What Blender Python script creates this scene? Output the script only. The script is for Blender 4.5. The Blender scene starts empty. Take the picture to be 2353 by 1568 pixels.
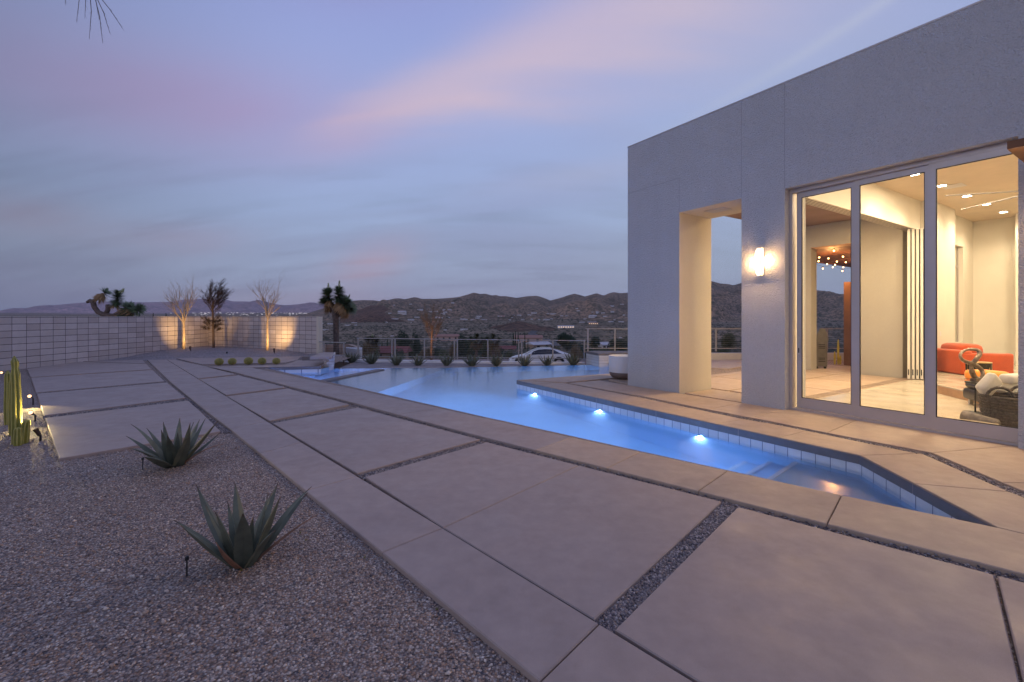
HAZE, SKY, SUN = 2.2e-5, 1.08, .32
import bpy, math, random
import numpy as np
from mathutils import Vector, Matrix, noise
from mathutils.geometry import tessellate_polygon
PI = math.pi
rnd = random.Random(7)
C = bpy.data.collections.new('scene'); bpy.context.scene.collection.children.link(C)
F, CX, HY, EYE = 1046.0, 1176.5, 728.0, 1.55
ZW = -0.19          # water level
def P(u, v, z=0.0):             # photo point lying on the level z
    Y = (EYE - z) * F / (v - HY); return Vector(((u - CX) / F * Y, Y, z))
def W(u, v, Y):                 # photo point at distance Y
    return Vector(((u - CX) / F * Y, Y, EYE - (v - HY) / F * Y))
E_ = Vector((.543, -.840, 0)).normalized(); N_ = Vector((-E_.y, E_.x, 0)); P0 = Vector((2.66, 10.46, 0))
def hs(s, t, z=0.0): return P0 + E_ * s + N_ * t + Vector((0, 0, z))
def refr(u, v, z):              # photo point seen through the water on the level z
    w = P(u, v, ZW); d = (w - Vector((0, 0, EYE))).normalized(); n = Vector((0, 0, 1)); r = 1 / 1.33
    c = -n.dot(d); t = d * r + n * (r * c - math.sqrt(1 - r * r * (1 - c * c))); return w + t * ((z - ZW) / t.z)
def lin(*c):
    return tuple((x / 255 / 12.92 if x <= 10 else ((x / 255 + .055) / 1.055) ** 2.4) for x in c)

# ------------------------------------------------------------------ mesh collecting
class MB:
    def __init__(s): s.v = []; s.f = []; s.a = []
    def add(s, vs, fs, a=0.0):
        o = len(s.v); s.v += [tuple(p) for p in vs]; s.f += [tuple(i + o for i in f) for f in fs]
        s.a += (list(a) if hasattr(a, '__len__') else [a] * len(vs)); return s
    def box(s, x0, x1, y0, y1, z0, z1, M=None, a=0.0):
        vs = [Vector((x, y, z)) for z in (z0, z1) for y in (y0, y1) for x in (x0, x1)]
        if M is not None: vs = [M(p) if callable(M) else M @ p for p in vs]
        return s.add(vs, [(0, 2, 3, 1), (4, 5, 7, 6), (0, 1, 5, 4), (2, 6, 7, 3), (0, 4, 6, 2), (1, 3, 7, 5)], a)
    def hbox(s, s0, s1, t0, t1, z0, z1): # box in the frame of the house
        return s.box(s0, s1, t0, t1, z0, z1, lambda p: hs(p.x, p.y, p.z))
    def prism(s, poly, z0, z1):
        n = len(poly); ps = [Vector((p[0], p[1], 0)) for p in poly]
        ar = sum(ps[i].x * ps[(i + 1) % n].y - ps[(i + 1) % n].x * ps[i].y for i in range(n))
        if ar < 0: ps.reverse()
        vs = [(p.x, p.y, z0) for p in ps] + [(p.x, p.y, z1) for p in ps]
        tri = tessellate_polygon([ps]); fs = []
        for t in tri:
            a, b, c = (ps[i] for i in t)
            if (b - a).cross(c - a).z < 0: t = t[::-1]
            fs.append(tuple(i + n for i in t)); fs.append(tuple(t[::-1]))
        fs += [(i, (i + 1) % n, (i + 1) % n + n, i + n) for i in range(n)]
        return s.add(vs, fs)
    def sheet(s, poly, z):
        ps = [Vector((p[0], p[1], 0)) for p in poly]; fs = []
        for t in tessellate_polygon([ps]):
            a, b, c = (ps[i] for i in t)
            if (b - a).cross(c - a).z < 0: t = t[::-1]
            fs.append(tuple(t))
        return s.add([(p.x, p.y, z) for p in ps], fs)
    def slab(s, poly, z0, z1, ch=.006):
        ps = inset(poly, 0); q = inset(ps, ch); n = len(ps)
        s.prism(ps, z0, z1 - ch)
        vs = [(p[0], p[1], z1 - ch) for p in ps] + [(p[0], p[1], z1) for p in q]
        fs = [(i, (i + 1) % n, (i + 1) % n + n, i + n) for i in range(n)]
        s.add(vs, fs); return s.sheet(q, z1)
    def tube(s, path, rad, n=6, a=0.0, cap=True):
        path = [Vector(p) for p in path]; m = len(path)
        if not hasattr(rad, '__len__'): rad = [rad] * m
        up = None; rings = []; vs = []
        for i, p in enumerate(path):
            t = (path[min(i + 1, m - 1)] - path[max(i - 1, 0)])
            t = t.normalized() if t.length > 1e-9 else Vector((0, 0, 1))
            if up is None: up = t.orthogonal().normalized()
            up = (up - t * up.dot(t)); up = up.normalized() if up.length > 1e-6 else t.orthogonal().normalized()
            b = t.cross(up)
            for k in range(n):
                g = 2 * PI * k / n; vs.append(p + (up * math.cos(g) + b * math.sin(g)) * rad[i])
        fs = [(i * n + k, i * n + (k + 1) % n, (i + 1) * n + (k + 1) % n, (i + 1) * n + k) for i in range(m - 1) for k in range(n)]
        if cap: fs += [tuple(range(n))[::-1], tuple((m - 1) * n + k for k in range(n))]
        return s.add(vs, fs, a)
    def lathe(s, prof, c=(0, 0, 0), n=24, a=0.0, M=None):
        vs = [Vector((r * math.cos(2 * PI * k / n), r * math.sin(2 * PI * k / n), z)) for r, z in prof for k in range(n)]
        if M is not None: vs = [M @ p for p in vs]
        vs = [p + Vector(c) for p in vs]; m = len(prof)
        fs = [(i * n + k, i * n + (k + 1) % n, (i + 1) * n + (k + 1) % n, (i + 1) * n + k) for i in range(m - 1) for k in range(n)]
        fs += [tuple(range(n))[::-1], tuple((m - 1) * n + k for k in range(n))]
        return s.add(vs, fs, a)
    def ball(s, c, rx, ry=None, rz=None, n=12, m=7, jit=0, a=0.0):
        ry = ry or rx; rz = rz or rx; prof = []; vs = []
        for i in range(m + 1):
            th = PI * i / m
            for k in range(n):
                g = 2 * PI * k / n; j = 1 + jit * rnd.uniform(-1, 1)
                vs.append((c[0] + rx * j * math.sin(th) * math.cos(g), c[1] + ry * j * math.sin(th) * math.sin(g), c[2] - rz * j * math.cos(th)))
        fs = [(i * n + k, i * n + (k + 1) % n, (i + 1) * n + (k + 1) % n, (i + 1) * n + k) for i in range(m) for k in range(n)]
        return s.add(vs, fs, a)
def inset(poly, d):
    ps = [Vector((p[0], p[1])) for p in poly]; n = len(ps)
    ar = sum(ps[i].x * ps[(i + 1) % n].y - ps[(i + 1) % n].x * ps[i].y for i in range(n))
    if ar < 0: ps.reverse()
    if d == 0: return [(p.x, p.y) for p in ps]
    out = []
    for i in range(n):
        a, b, c = ps[i - 1], ps[i], ps[(i + 1) % n]
        e1 = (b - a).normalized(); e2 = (c - b).normalized(); n1 = Vector((-e1.y, e1.x)); n2 = Vector((-e2.y, e2.x))
        m = n1 + n2; k = m.dot(n1)
        out.append(tuple(b + m * (d / k if k > .15 else d)))
    return out
LOC = {}
def mesh_of(name, mb, mat, loc, smooth=False):
    me = bpy.data.meshes.new(name); L = Vector(loc)
    me.from_pydata([(p[0] - L.x, p[1] - L.y, p[2] - L.z) for p in mb.v], [], mb.f)
    if any(mb.a): me.attributes.new('a', 'FLOAT', 'POINT').data.foreach_set('value', [float(x) for x in mb.a])
    me.materials.append(mat)
    if smooth: me.polygons.foreach_set('use_smooth', [True] * len(me.polygons))
    me.update(); return me
def tag(o, label=None, cat=None, group=None, kind=None):
    for k, x in (('label', label), ('category', cat), ('group', group), ('kind', kind)):
        if x: o[k] = x
    return o
def thing(name, label, cat, loc=(0, 0, 0), group=None):
    o = bpy.data.objects.new(name, None); C.objects.link(o); o.location = loc; o.empty_display_size = .1
    LOC[o.name] = Vector(loc); return tag(o, label, cat, group)
def obj(name, mb, mat, parent=None, loc=None, smooth=False):   # mesh verts are given in world space
    L = Vector(loc) if loc is not None else (LOC[parent.name] if parent else Vector((0, 0, 0)))
    o = bpy.data.objects.new(name, mesh_of(name, mb, mat, L, smooth)); C.objects.link(o)
    if parent:
        o.parent = parent; o.location = L - LOC[parent.name]
    else: o.location = L
    LOC[o.name] = L; return o
def struct(name, mb, mat, smooth=False): return tag(obj(name, mb, mat, smooth=smooth), kind='structure')
def copy_tree(o, parent=None):
    c = o.copy(); C.objects.link(c); c.parent = parent; LOC[c.name] = LOC[o.name]
    for ch in list(o.children): copy_tree(ch, c)
    return c
def dup(o, loc, rz=0, sc=1, label=None):
    c = copy_tree(o); c.location = loc; c.rotation_euler = (0, 0, rz); c.scale = (sc,) * 3 if not hasattr(sc, '__len__') else sc
    if label: c['label'] = label
    return c

# ------------------------------------------------------------------ materials
def newmat(name):
    m = bpy.data.materials.new(name); m.use_nodes = True; nt = m.node_tree; return m, nt, nt.nodes['Principled BSDF']
def coords(nt, scale=(1, 1, 1), world=True):
    g = nt.nodes.new('ShaderNodeNewGeometry' if world else 'ShaderNodeTexCoord'); mp = nt.nodes.new('ShaderNodeMapping')
    mp.inputs['Scale'].default_value = scale
    nt.links.new(g.outputs['Position' if world else 'Object'], mp.inputs[0]); return mp.outputs[0]
def noise_n(nt, vec, scale, detail=4, rough=.55):
    n = nt.nodes.new('ShaderNodeTexNoise'); n.inputs['Scale'].default_value = scale; n.inputs['Detail'].default_value = detail
    n.inputs['Roughness'].default_value = rough; nt.links.new(vec, n.inputs['Vector']); return n.outputs['Fac']
def ramp(nt, fac, stops):
    r = nt.nodes.new('ShaderNodeValToRGB'); e = r.color_ramp.elements
    while len(e) < len(stops): e.new(.5)
    for x, (p, c) in zip(e, stops): x.position = p; x.color = (*c[:3], 1)
    nt.links.new(fac, r.inputs[0]); return r.outputs[0]
def mixc(nt, fac, a, b, mode='MIX'):
    m = nt.nodes.new('ShaderNodeMix'); m.data_type = 'RGBA'; m.blend_type = mode
    for i, x in ((0, fac), (6, a), (7, b)):
        if hasattr(x, 'is_linked') or hasattr(x, 'links'): nt.links.new(x, m.inputs[i])
        elif i == 0: m.inputs[0].default_value = x
        else: m.inputs[i].default_value = (*x[:3], 1)
    return m.outputs[2]
def bump(nt, b, h, dist, strength=1.0, prev=None):
    n = nt.nodes.new('ShaderNodeBump'); n.inputs['Distance'].default_value = dist; n.inputs['Strength'].default_value = strength
    nt.links.new(h, n.inputs['Height'])
    if prev: nt.links.new(prev, n.inputs['Normal'])
    nt.links.new(n.outputs[0], b.inputs['Normal']); return n.outputs[0]
def pm(name, col, rough=.6, var=.12, scale=3, metal=0, bd=0, bs=60, spec=.5, world=False, tip=None, emit=None, sheen=0):
    m, nt, b = newmat(name); v = coords(nt, world=world)
    a = tuple(max(0, x * (1 - var)) for x in col); c = tuple(min(1, x * (1 + var)) for x in col)
    col_o = ramp(nt, noise_n(nt, v, scale), [(.3, a), (.7, c)])
    if tip:
        at = nt.nodes.new('ShaderNodeAttribute'); at.attribute_name = 'a'; col_o = mixc(nt, at.outputs['Fac'], col_o, tip)
    nt.links.new(col_o, b.inputs['Base Color'])
    b.inputs['Roughness'].default_value = rough; b.inputs['Metallic'].default_value = metal; b.inputs['Specular IOR Level'].default_value = spec
    if sheen: b.inputs['Sheen Weight'].default_value = sheen
    if bd: bump(nt, b, noise_n(nt, v, bs, 3), bd)
    if emit: b.inputs['Emission Color'].default_value = (*emit[0], 1); b.inputs['Emission Strength'].default_value = emit[1]
    return m
def concrete(name, col, rough=.62, var=.10, bigvar=.07, spec=.35):
    m, nt, b = newmat(name); v = coords(nt)
    big = ramp(nt, noise_n(nt, v, .9, 3), [(.3, (1 - bigvar,) * 3), (.7, (1 + 0 * bigvar,) * 3)])
    sm = ramp(nt, noise_n(nt, v, 7, 6, .65), [(.3, tuple(x * (1 - var) for x in col)), (.72, tuple(min(1, x * (1 + var)) for x in col))])
    g = nt.nodes.new('ShaderNodeNewGeometry'); ob = nt.nodes.new('ShaderNodeObjectInfo')
    tone = ramp(nt, ob.outputs['Random'], [(0, (.93, .93, .94)), (1, (1.0, .985, .97))])
    c1 = mixc(nt, 1.0, sm, big, 'MULTIPLY'); c2 = mixc(nt, 1.0, c1, tone, 'MULTIPLY')
    c2 = mixc(nt, 1.0, c2, ramp(nt, noise_n(nt, v, .75, 9, .68), [(.56, (1,) * 3), (.60, (.93, .93, .925)), (.66, (.96, .955, .95))]), 'MULTIPLY')
    gr = noise_n(nt, v, 260, 2); c3 = mixc(nt, 1.0, c2, ramp(nt, gr, [(.35, (.86,) * 3), (.6, (1,) * 3)]), 'MULTIPLY')
    nt.links.new(c3, b.inputs['Base Color'])
    rr = ramp(nt, noise_n(nt, v, 2.5, 4), [(.3, (rough - .1,) * 3), (.7, (rough + .1,) * 3)]); nt.links.new(rr, b.inputs['Roughness'])
    b.inputs['Specular IOR Level'].default_value = spec
    bump(nt, b, gr, .0012, .6); return m
def stucco(name, col, d=.006, sc=55):
    m, nt, b = newmat(name); v = coords(nt)
    c = ramp(nt, noise_n(nt, v, 1.3, 5), [(.3, tuple(x * .94 for x in col)), (.7, col)])
    n1 = noise_n(nt, v, sc, 3, .6); c = mixc(nt, 1.0, c, ramp(nt, n1, [(.3, (.86,) * 3), (.62, (1,) * 3)]), 'MULTIPLY')
    c = mixc(nt, 1.0, c, ramp(nt, noise_n(nt, coords(nt, (2.2, 2.2, .16)), 1.6, 5, .6), [(.34, (.975, .975, .975)), (.6, (1,) * 3)]), 'MULTIPLY')
    nt.links.new(c, b.inputs['Base Color']); b.inputs['Roughness'].default_value = .9; b.inputs['Specular IOR Level'].default_value = .08
    vo = nt.nodes.new('ShaderNodeTexVoronoi'); vo.inputs['Scale'].default_value = sc * .9; nt.links.new(v, vo.inputs['Vector'])
    p = bump(nt, b, n1, d); bump(nt, b, vo.outputs['Distance'], d * .6, 1, p); return m
def gravel(name, cols, scale=85, dark=.5):
    m, nt, b = newmat(name); v = coords(nt, (1, 1, .3)); vo = nt.nodes.new('ShaderNodeTexVoronoi'); vo.inputs['Scale'].default_value = scale
    nt.links.new(v, vo.inputs['Vector']); sp = nt.nodes.new('ShaderNodeSeparateColor'); nt.links.new(vo.outputs['Color'], sp.inputs[0])
    c = ramp(nt, sp.outputs[0], [(i / (len(cols) - 1), x) for i, x in enumerate(cols)])
    c = mixc(nt, 1.0, c, ramp(nt, vo.outputs['Distance'], [(.35, (1,) * 3), (.75, (dark,) * 3)]), 'MULTIPLY')  # shade between the stones painted into the colour
    c = mixc(nt, 1.0, c, ramp(nt, noise_n(nt, v, 1.1, 4), [(.3, (.82, .8, .8)), (.7, (1, 1, 1))]), 'MULTIPLY')
    nt.links.new(c, b.inputs['Base Color']); b.inputs['Roughness'].default_value = .8
    inv = nt.nodes.new('ShaderNodeMath'); inv.operation = 'SUBTRACT'; inv.inputs[0].default_value = 1; nt.links.new(vo.outputs['Distance'], inv.inputs[1])
    bump(nt, b, inv.outputs[0], .012, .9); return m
GCOL = [lin(112, 104, 104), lin(196, 180, 168), lin(158, 128, 106), lin(226, 212, 198), lin(80, 76, 82), lin(180, 148, 124), lin(132, 122, 120)]
M = {}
M['conc'] = concrete('concrete', (.405, .325, .285), .56)
M['conc_warmlit'] = concrete('concrete_warm_lit', (.47, .36, .275), .58)  # same concrete with the warm light of the house mixed into its colour
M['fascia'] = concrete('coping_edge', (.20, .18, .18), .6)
M['stucco'] = stucco('stucco', (.60, .60, .61), .017, 60)
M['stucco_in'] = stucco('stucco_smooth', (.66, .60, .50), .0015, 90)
M['plaster'] = pm('plaster', (.76, .72, .64), .7, .03, 2, world=True)
M['ceil'] = pm('ceiling_wood', (.68, .56, .43), .45, .08, 1.5, world=True)
M['soffit'] = pm('soffit', (.30, .20, .16), .6, .1, 2, world=True)
M['joint2'] = pm('joint_bead', (.30, .29, .31), .8, .1, 3)
M['alu'] = pm('aluminium', (.46, .42, .41), .42, .04, 4, metal=.35)
M['grillsteel'] = pm('grill_steel', (.20, .19, .175), .4, .15, 6, metal=.6)
M['fence'] = pm('fence_metal', (.30, .29, .29), .5, .05, 4, metal=.2)
M['patiowall'] = stucco('patio_stucco', (.44, .41, .36), .002, 90)
M['weed'] = pm('weed_green', (.22, .20, .05), .8, .2, 9)
M['greytwig'] = pm('grey_twig', (.17, .15, .15), .9, .1, 5)
M['black'] = pm('black_metal', (.012, .012, .013), .45, .2, 10)
M['gasket'] = pm('black_gasket', (.01, .009, .009), .5, .1, 10)
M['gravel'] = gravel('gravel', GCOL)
M['gravel_far'] = gravel('gravel_far', [lin(128, 122, 126), lin(168, 160, 160), lin(150, 140, 138), lin(190, 184, 184)], 30, .55)
def island(name, cols, rough=.75):
    m, nt, b = newmat(name); g = nt.nodes.new('ShaderNodeNewGeometry')
    c = ramp(nt, g.outputs['Random Per Island'], [(i / (len(cols) - 1), x) for i, x in enumerate(cols)])
    nt.links.new(c, b.inputs['Base Color']); b.inputs['Roughness'].default_value = rough; return m
M['stone'] = island('stones', GCOL)
M['stone_dark'] = island('gap_stones', [lin(84, 80, 86), lin(150, 138, 132), lin(108, 100, 104), lin(186, 176, 170), lin(70, 68, 76), lin(138, 122, 112)])
def blockwall(name, ax):   # stack-bonded concrete block: tone per block, dark raked joints come from geometry
    m, nt, b = newmat(name); v = coords(nt)
    dt = nt.nodes.new('ShaderNodeVectorMath'); dt.operation = 'DOT_PRODUCT'; nt.links.new(v, dt.inputs[0]); dt.inputs[1].default_value = ax
    sz = nt.nodes.new('ShaderNodeSeparateXYZ'); nt.links.new(v, sz.inputs[0]); cb = nt.nodes.new('ShaderNodeCombineXYZ')
    for i, (src, k) in enumerate(((dt.outputs['Value'], 1 / .4), (sz.outputs[2], 1 / .2))):
        mu = nt.nodes.new('ShaderNodeMath'); mu.operation = 'MULTIPLY'; mu.inputs[1].default_value = k; nt.links.new(src, mu.inputs[0])
        fl = nt.nodes.new('ShaderNodeMath'); fl.operation = 'FLOOR'; nt.links.new(mu.outputs[0], fl.inputs[0]); nt.links.new(fl.outputs[0], cb.inputs[i])
    wn = nt.nodes.new('ShaderNodeTexWhiteNoise'); nt.links.new(cb.outputs[0], wn.inputs[0])
    c = ramp(nt, wn.outputs['Value'], [(0, (.40, .335, .315)), (.5, (.45, .385, .365)), (1, (.50, .44, .425))])
    c = mixc(nt, 1.0, c, ramp(nt, noise_n(nt, v, 5, 6, .7), [(.3, (.85,) * 3), (.7, (1,) * 3)]), 'MULTIPLY')
    c = mixc(nt, 1.0, c, ramp(nt, noise_n(nt, coords(nt, (2.2, 2.2, .16)), 1.6, 5, .6), [(.34, (.975, .975, .975)), (.6, (1,) * 3)]), 'MULTIPLY')
    nt.links.new(c, b.inputs['Base Color']); b.inputs['Roughness'].default_value = .9; bump(nt, b, noise_n(nt, v, 90, 3), .002); return m
M['joint'] = pm('mortar_joint', (.06, .05, .052), .9, .2, 20)
def tilemat():
    m, nt, b = newmat('pool_tile'); v = coords(nt)
    nt.links.new(ramp(nt, noise_n(nt, v, 6, 3), [(.3, (.56, .58, .62)), (.7, (.68, .69, .72))]), b.inputs['Base Color'])
    b.inputs['Roughness'].default_value = .25; return m
M['tile'] = tilemat()
M['pool'] = pm('pool_plaster', (.30, .46, .62), .7, .06, 2.5, world=True)
def watermat():
    m, nt, b = newmat('water'); b.inputs['Base Color'].default_value = (.90, .96, 1, 1)
    b.inputs['Transmission Weight'].default_value = 1; b.inputs['IOR'].default_value = 1.33; b.inputs['Roughness'].default_value = .17
    v = coords(nt, (1, 1, 1)); bump(nt, b, noise_n(nt, v, 5, 3), .003, .3); return m
M['water'] = watermat()
def glassmat(name='glass', tint=(.97, .98, .97)):
    m, nt, b = newmat(name); nt.nodes.remove(b); out = nt.nodes['Material Output']
    tr = nt.nodes.new('ShaderNodeBsdfTransparent'); tr.inputs[0].default_value = (*tint, 1); gl = nt.nodes.new('ShaderNodeBsdfGlossy'); gl.inputs['Roughness'].default_value = .01
    fr = nt.nodes.new('ShaderNodeFresnel'); fr.inputs[0].default_value = 1.45; mx = nt.nodes.new('ShaderNodeMixShader')
    nt.links.new(fr.outputs[0], mx.inputs[0]); nt.links.new(tr.outputs[0], mx.inputs[1]); nt.links.new(gl.outputs[0], mx.inputs[2]); nt.links.new(mx.outputs[0], out.inputs[0]); return m
M['glass'] = glassmat()
def em(name, col, s):
    return pm(name, (.8, .8, .8), .5, 0.01, 1, emit=(col, s))
WARM = (1.0, .62, .28)
M['lampwarm'] = em('lamp_warm', (1, .55, .24), 2.6)
M['led'] = em('downlight_led', (1, .84, .62), 30)
M['poolled'] = em('pool_led', (.62, .72, 1.0), 12)
M['bulb'] = em('string_bulb', (1, .50, .17), 14)
M['white'] = pm('white_paint', (.72, .72, .74), .5, .04, 3)
M['floor_in'] = concrete('polished_floor', (.64, .58, .47), .16, .04, .05, .6)
M['wood'] = pm('oak_wood', (.46, .27, .14), .4, .15, 6)
M['darkwood'] = pm('stained_wood', (.13, .055, .028), .55, .3, 6)
M['rust'] = pm('rust_stucco', (.18, .095, .065), .8, .12, 3)
M['orange'] = pm('orange_fabric', (.44, .062, .012), .85, .10, 5, bd=.002, bs=120, sheen=.3)
M['orange2'] = pm('amber_fabric', (.80, .26, .03), .85, .08, 5, sheen=.3)
M['leather'] = pm('black_leather', (.018, .016, .016), .4, .2, 8)
M['cloth'] = pm('white_cloth', (.72, .69, .66), .9, .06, 9, bd=.003, bs=90)
M['grey_towel'] = pm('grey_towel', (.24, .21, .19), .95, .3, 14, bd=.006, bs=160)
M['sand_towel'] = pm('sand_towel', (.46, .38, .29), .95, .2, 14, bd=.006, bs=160)
M['basket'] = pm('woven_basket', (.10, .085, .075), .85, .5, 30, bd=.008, bs=70)
M['silver'] = pm('silver_leaf', (.24, .19, .155), .35, .35, 30, metal=.7, bd=.004, bs=120)
M['steel'] = pm('steel', (.55, .52, .48), .35, .08, 6, metal=.8)
M['agave'] = pm('agave_leaf', (.125, .14, .098), .6, .32, 7, tip=(.10, .045, .028))
M['agave_dead'] = pm('agave_dead', (.28, .15, .09), .8, .3, 9)
M['cactus'] = pm('cactus_skin', (.23, .22, .035), .55, .2, 9, tip=(.50, .44, .14))
M['barrel'] = pm('barrel_cactus', (.09, .115, .03), .7, .2, 20, tip=(.46, .40, .13))
M['spine'] = pm('spines', (.55, .47, .16), .7, .2, 20)
M['bark'] = pm('bark', (.20, .12, .075), .85, .3, 14, bd=.01, bs=60)
M['palebark'] = pm('pale_bark', (.33, .25, .17), .8, .25, 14, bd=.006, bs=60)
M['twig'] = pm('dark_twig', (.075, .05, .04), .9, .2, 9)
M['jleaf'] = pm('yucca_leaf', (.12, .165, .08), .6, .3, 3)
M['jdead'] = pm('yucca_dead_leaf', (.38, .24, .12), .85, .3, 3)
M['jflower'] = pm('yucca_flower', (.36, .38, .22), .8, .2, 8)
M['jbark'] = pm('yucca_bark', (.13, .095, .08), .9, .35, 9, bd=.03, bs=28)
M['leafdark'] = pm('dark_foliage', (.028, .048, .022), .7, .35, 2)
M['leafolive'] = pm('olive_foliage', (.075, .085, .035), .75, .35, 2)
M['leafdry'] = pm('dry_foliage', (.16, .11, .055), .8, .3, 2)
M['carpaint'] = pm('car_paint', (.72, .73, .76), .22, .01, 2)
M['carglass'] = pm('car_glass', (.012, .016, .028), .08, .05, 2)
M['tyre'] = pm('tyre', (.012, .012, .013), .8, .2, 9)
M['tail'] = pm('tail_light', (.22, .02, .02), .25, .1, 9)
def mathn(nt, op, a, b=None):
    n = nt.nodes.new('ShaderNodeMath'); n.operation = op
    for i, x in enumerate((a, b)):
        if x is None: continue
        if isinstance(x, (int, float)): n.inputs[i].default_value = x
        else: nt.links.new(x, n.inputs[i])
    return n.outputs[0]
def blockmat(name, d, w, h, off=(0, 0), cols=((.48, .41, .385), (.55, .48, .455), (.61, .54, .52)), jw=.012, jc=(.055, .045, .05), rough=.9):
    m, nt, b = newmat(name); v = coords(nt)
    dt = nt.nodes.new('ShaderNodeVectorMath'); dt.operation = 'DOT_PRODUCT'; nt.links.new(v, dt.inputs[0]); dt.inputs[1].default_value = d
    sz = nt.nodes.new('ShaderNodeSeparateXYZ'); nt.links.new(v, sz.inputs[0]); cb = nt.nodes.new('ShaderNodeCombineXYZ'); js = []
    for i, (src, k, o) in enumerate(((dt.outputs['Value'], w, off[0]), (sz.outputs[2], h, off[1]))):
        q = mathn(nt, 'DIVIDE', mathn(nt, 'SUBTRACT', src, o), k); nt.links.new(mathn(nt, 'FLOOR', q), cb.inputs[i])
        fr = mathn(nt, 'FRACT', q); js.append(mathn(nt, 'LESS_THAN', fr, jw / k))
    j = mathn(nt, 'MAXIMUM', *js)
    wn = nt.nodes.new('ShaderNodeTexWhiteNoise'); nt.links.new(cb.outputs[0], wn.inputs[0])
    c = ramp(nt, wn.outputs['Value'], [(0, cols[0]), (.5, cols[1]), (1, cols[2])])
    c = mixc(nt, 1.0, c, ramp(nt, noise_n(nt, v, 5, 6, .7), [(.3, (.86,) * 3), (.7, (1,) * 3)]), 'MULTIPLY')
    c = mixc(nt, j, c, jc); nt.links.new(c, b.inputs['Base Color']); b.inputs['Roughness'].default_value = rough
    p = bump(nt, b, noise_n(nt, v, 90, 3), .002); inv = mathn(nt, 'SUBTRACT', 1.0, j); bump(nt, b, inv, .006, 1, p); return m

# ================================================================== ground, gravel, paving
GZ = -.034
A_poly = [(9, -8), P(2700, 1345), P(2290.6, 1212.5), P(1777, 1096), P(1103, 951), P(809, 886), P(600, 841.5), P(590, 838), P(752, 836), (-6.05, 15.35), (-6.3, 18.5),
          (-8.0, 19.0), (-14.9, 22.4), (-15.4, 13), (-15.4, -8)]
A_poly = [(p[0], p[1]) for p in A_poly]
# the pool and spa opening as an outline in the world
Kw = [P(579.6, 844.7), P(723.5, 875.5), P(809.4, 893.5), P(1103, 958.5), P(1471, 1038.8), P(1777, 1103.8), P(2290.6, 1212)]
Hw = [P(2290.6, 1212), P(2101.6, 1111.5), P(1977, 1046.5), P(1188, 873.5)]
FARw = [P(1188, 873.5), P(1409, 858), Vector((4.3, 13.22, 0)), Vector((4.6, 16.75, 0))]
INF = [Vector((4.6, 16.75, 0)), P(1412, 838, ZW), P(1023, 845.6, ZW), P(767, 847.3, ZW)]
SPAw = [P(767, 847.3, ZW), P(737.5, 841.2), P(579.6, 844.7)]
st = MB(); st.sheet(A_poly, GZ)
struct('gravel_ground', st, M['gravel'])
Bp = [P(2290.6, 1212), P(2101.6, 1109), P(1977, 1044), P(1192, 873.2), P(1409, 857.2), (4.35, 13.2), (4.7, 16.6), (4.7, 16.9), (30, 17.6), (30, -8), (9.01, -8), P(2700, 1344.5)]
struct('gravel_terrace_base', MB().sheet([(p[0], p[1]) for p in Bp], GZ - .004), M['gravel'])
# gravel bed behind the vanishing edge
Cp = [(-6.0, 15.42), (4.66, 16.95), (4.66, 17.1), (2.9, 17.12), (-6.3, 18.3)]
struct('gravel_bed', MB().sheet(Cp, -.25), M['gravel_far'])
struct('retaining_base', MB().prism([(-6.3, 18.3), (2.9, 17.12), (4.66, 17.1), (4.66, 17.0), (30, 17.62), (30, 17.9), (2.9, 17.4), (-6.3, 18.6), (-15.2, 23.0), (-15.2, 22.6)], -4, -.30), M['stucco'])
# mound of pale gravel in front of the block wall
g = MB(); nx, ny = 46, 30; WA = Vector((-15.05, 4.0)); WB = Vector((-14.75, 22.1)); WC = Vector((-8.1, 18.85))
def moundz(x, y):
    a = max(0, min(1, (y - 16.6) / 3.2)); b = max(0, min(1, (-7.9 - x) / 2.6)); a = a * a * (3 - 2 * a); b = b * b * (3 - 2 * b)
    return GZ + .004 + .17 * a * b
for j in range(ny + 1):
    for i in range(nx + 1):
        x = -15.1 + 8.2 * i / nx; y = 16.3 + 6.1 * j / ny; g.v.append((x, y, moundz(x, y) + .012 * noise.noise((x * 2, y * 2, 0)))); g.a.append(0)
for j in range(ny):
    for i in range(nx):
        x = -15.1 + 8.2 * i / nx; y = 16.3 + 6.1 * j / ny
        if y > 18.9 + (-8.1 - x) * .485 + .3: continue
        if x > -8.0 and y < 18.0: continue
        a = j * (nx + 1) + i; g.f.append((a, a + 1, a + nx + 2, a + nx + 1))
struct('gravel_mound', g, M['gravel_far'], smooth=True)

SLABS = []
def slab(px, mat='conc', z=0.0, gap=.0036, world=False):
    poly = inset([(p[0], p[1]) if world else tuple(P(*p)[:2]) for p in px], gap)
    SLABS.append(poly); o = struct('paving_slab', MB().slab(poly, z - .10, z), M[mat]); return o
# left pads
slab([(103, 961), (135, 1054), (508, 991), (459, 943.7), (433, 920.5)])
slab([(84.5, 905), (100, 955), (427, 914), (384, 879)])
slab([(71, 868.5), (82.4, 902), (379, 876.3), (351, 850.5)])
slab([(61.8, 848.4), (70, 866.5), (348, 848.6), (336.5, 836.6), (179, 831.3)])
slab([(184, 830.6), (327.5, 827.4), (335.5, 835.6)])
# border band
slab([(338, 827), (383.5, 827), (573, 943), (613.4, 968), (529, 986), (473, 944), (392, 878)])
slab([(529, 986), (613.4, 968), (693, 1016.5), (597, 1042)])
slab([(597, 1042), (693, 1016.5), (822, 1094.5), (702, 1128)])
slab([(702, 1128), (822, 1094.5), (1018, 1213), (877, 1270)])
slab([(877, 1270), (1018, 1213), (1377, 1432), (1240, 1566)])
slab([(1240, 1566), (1377, 1432), (2144, 1900), (1640, 1900)])
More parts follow.
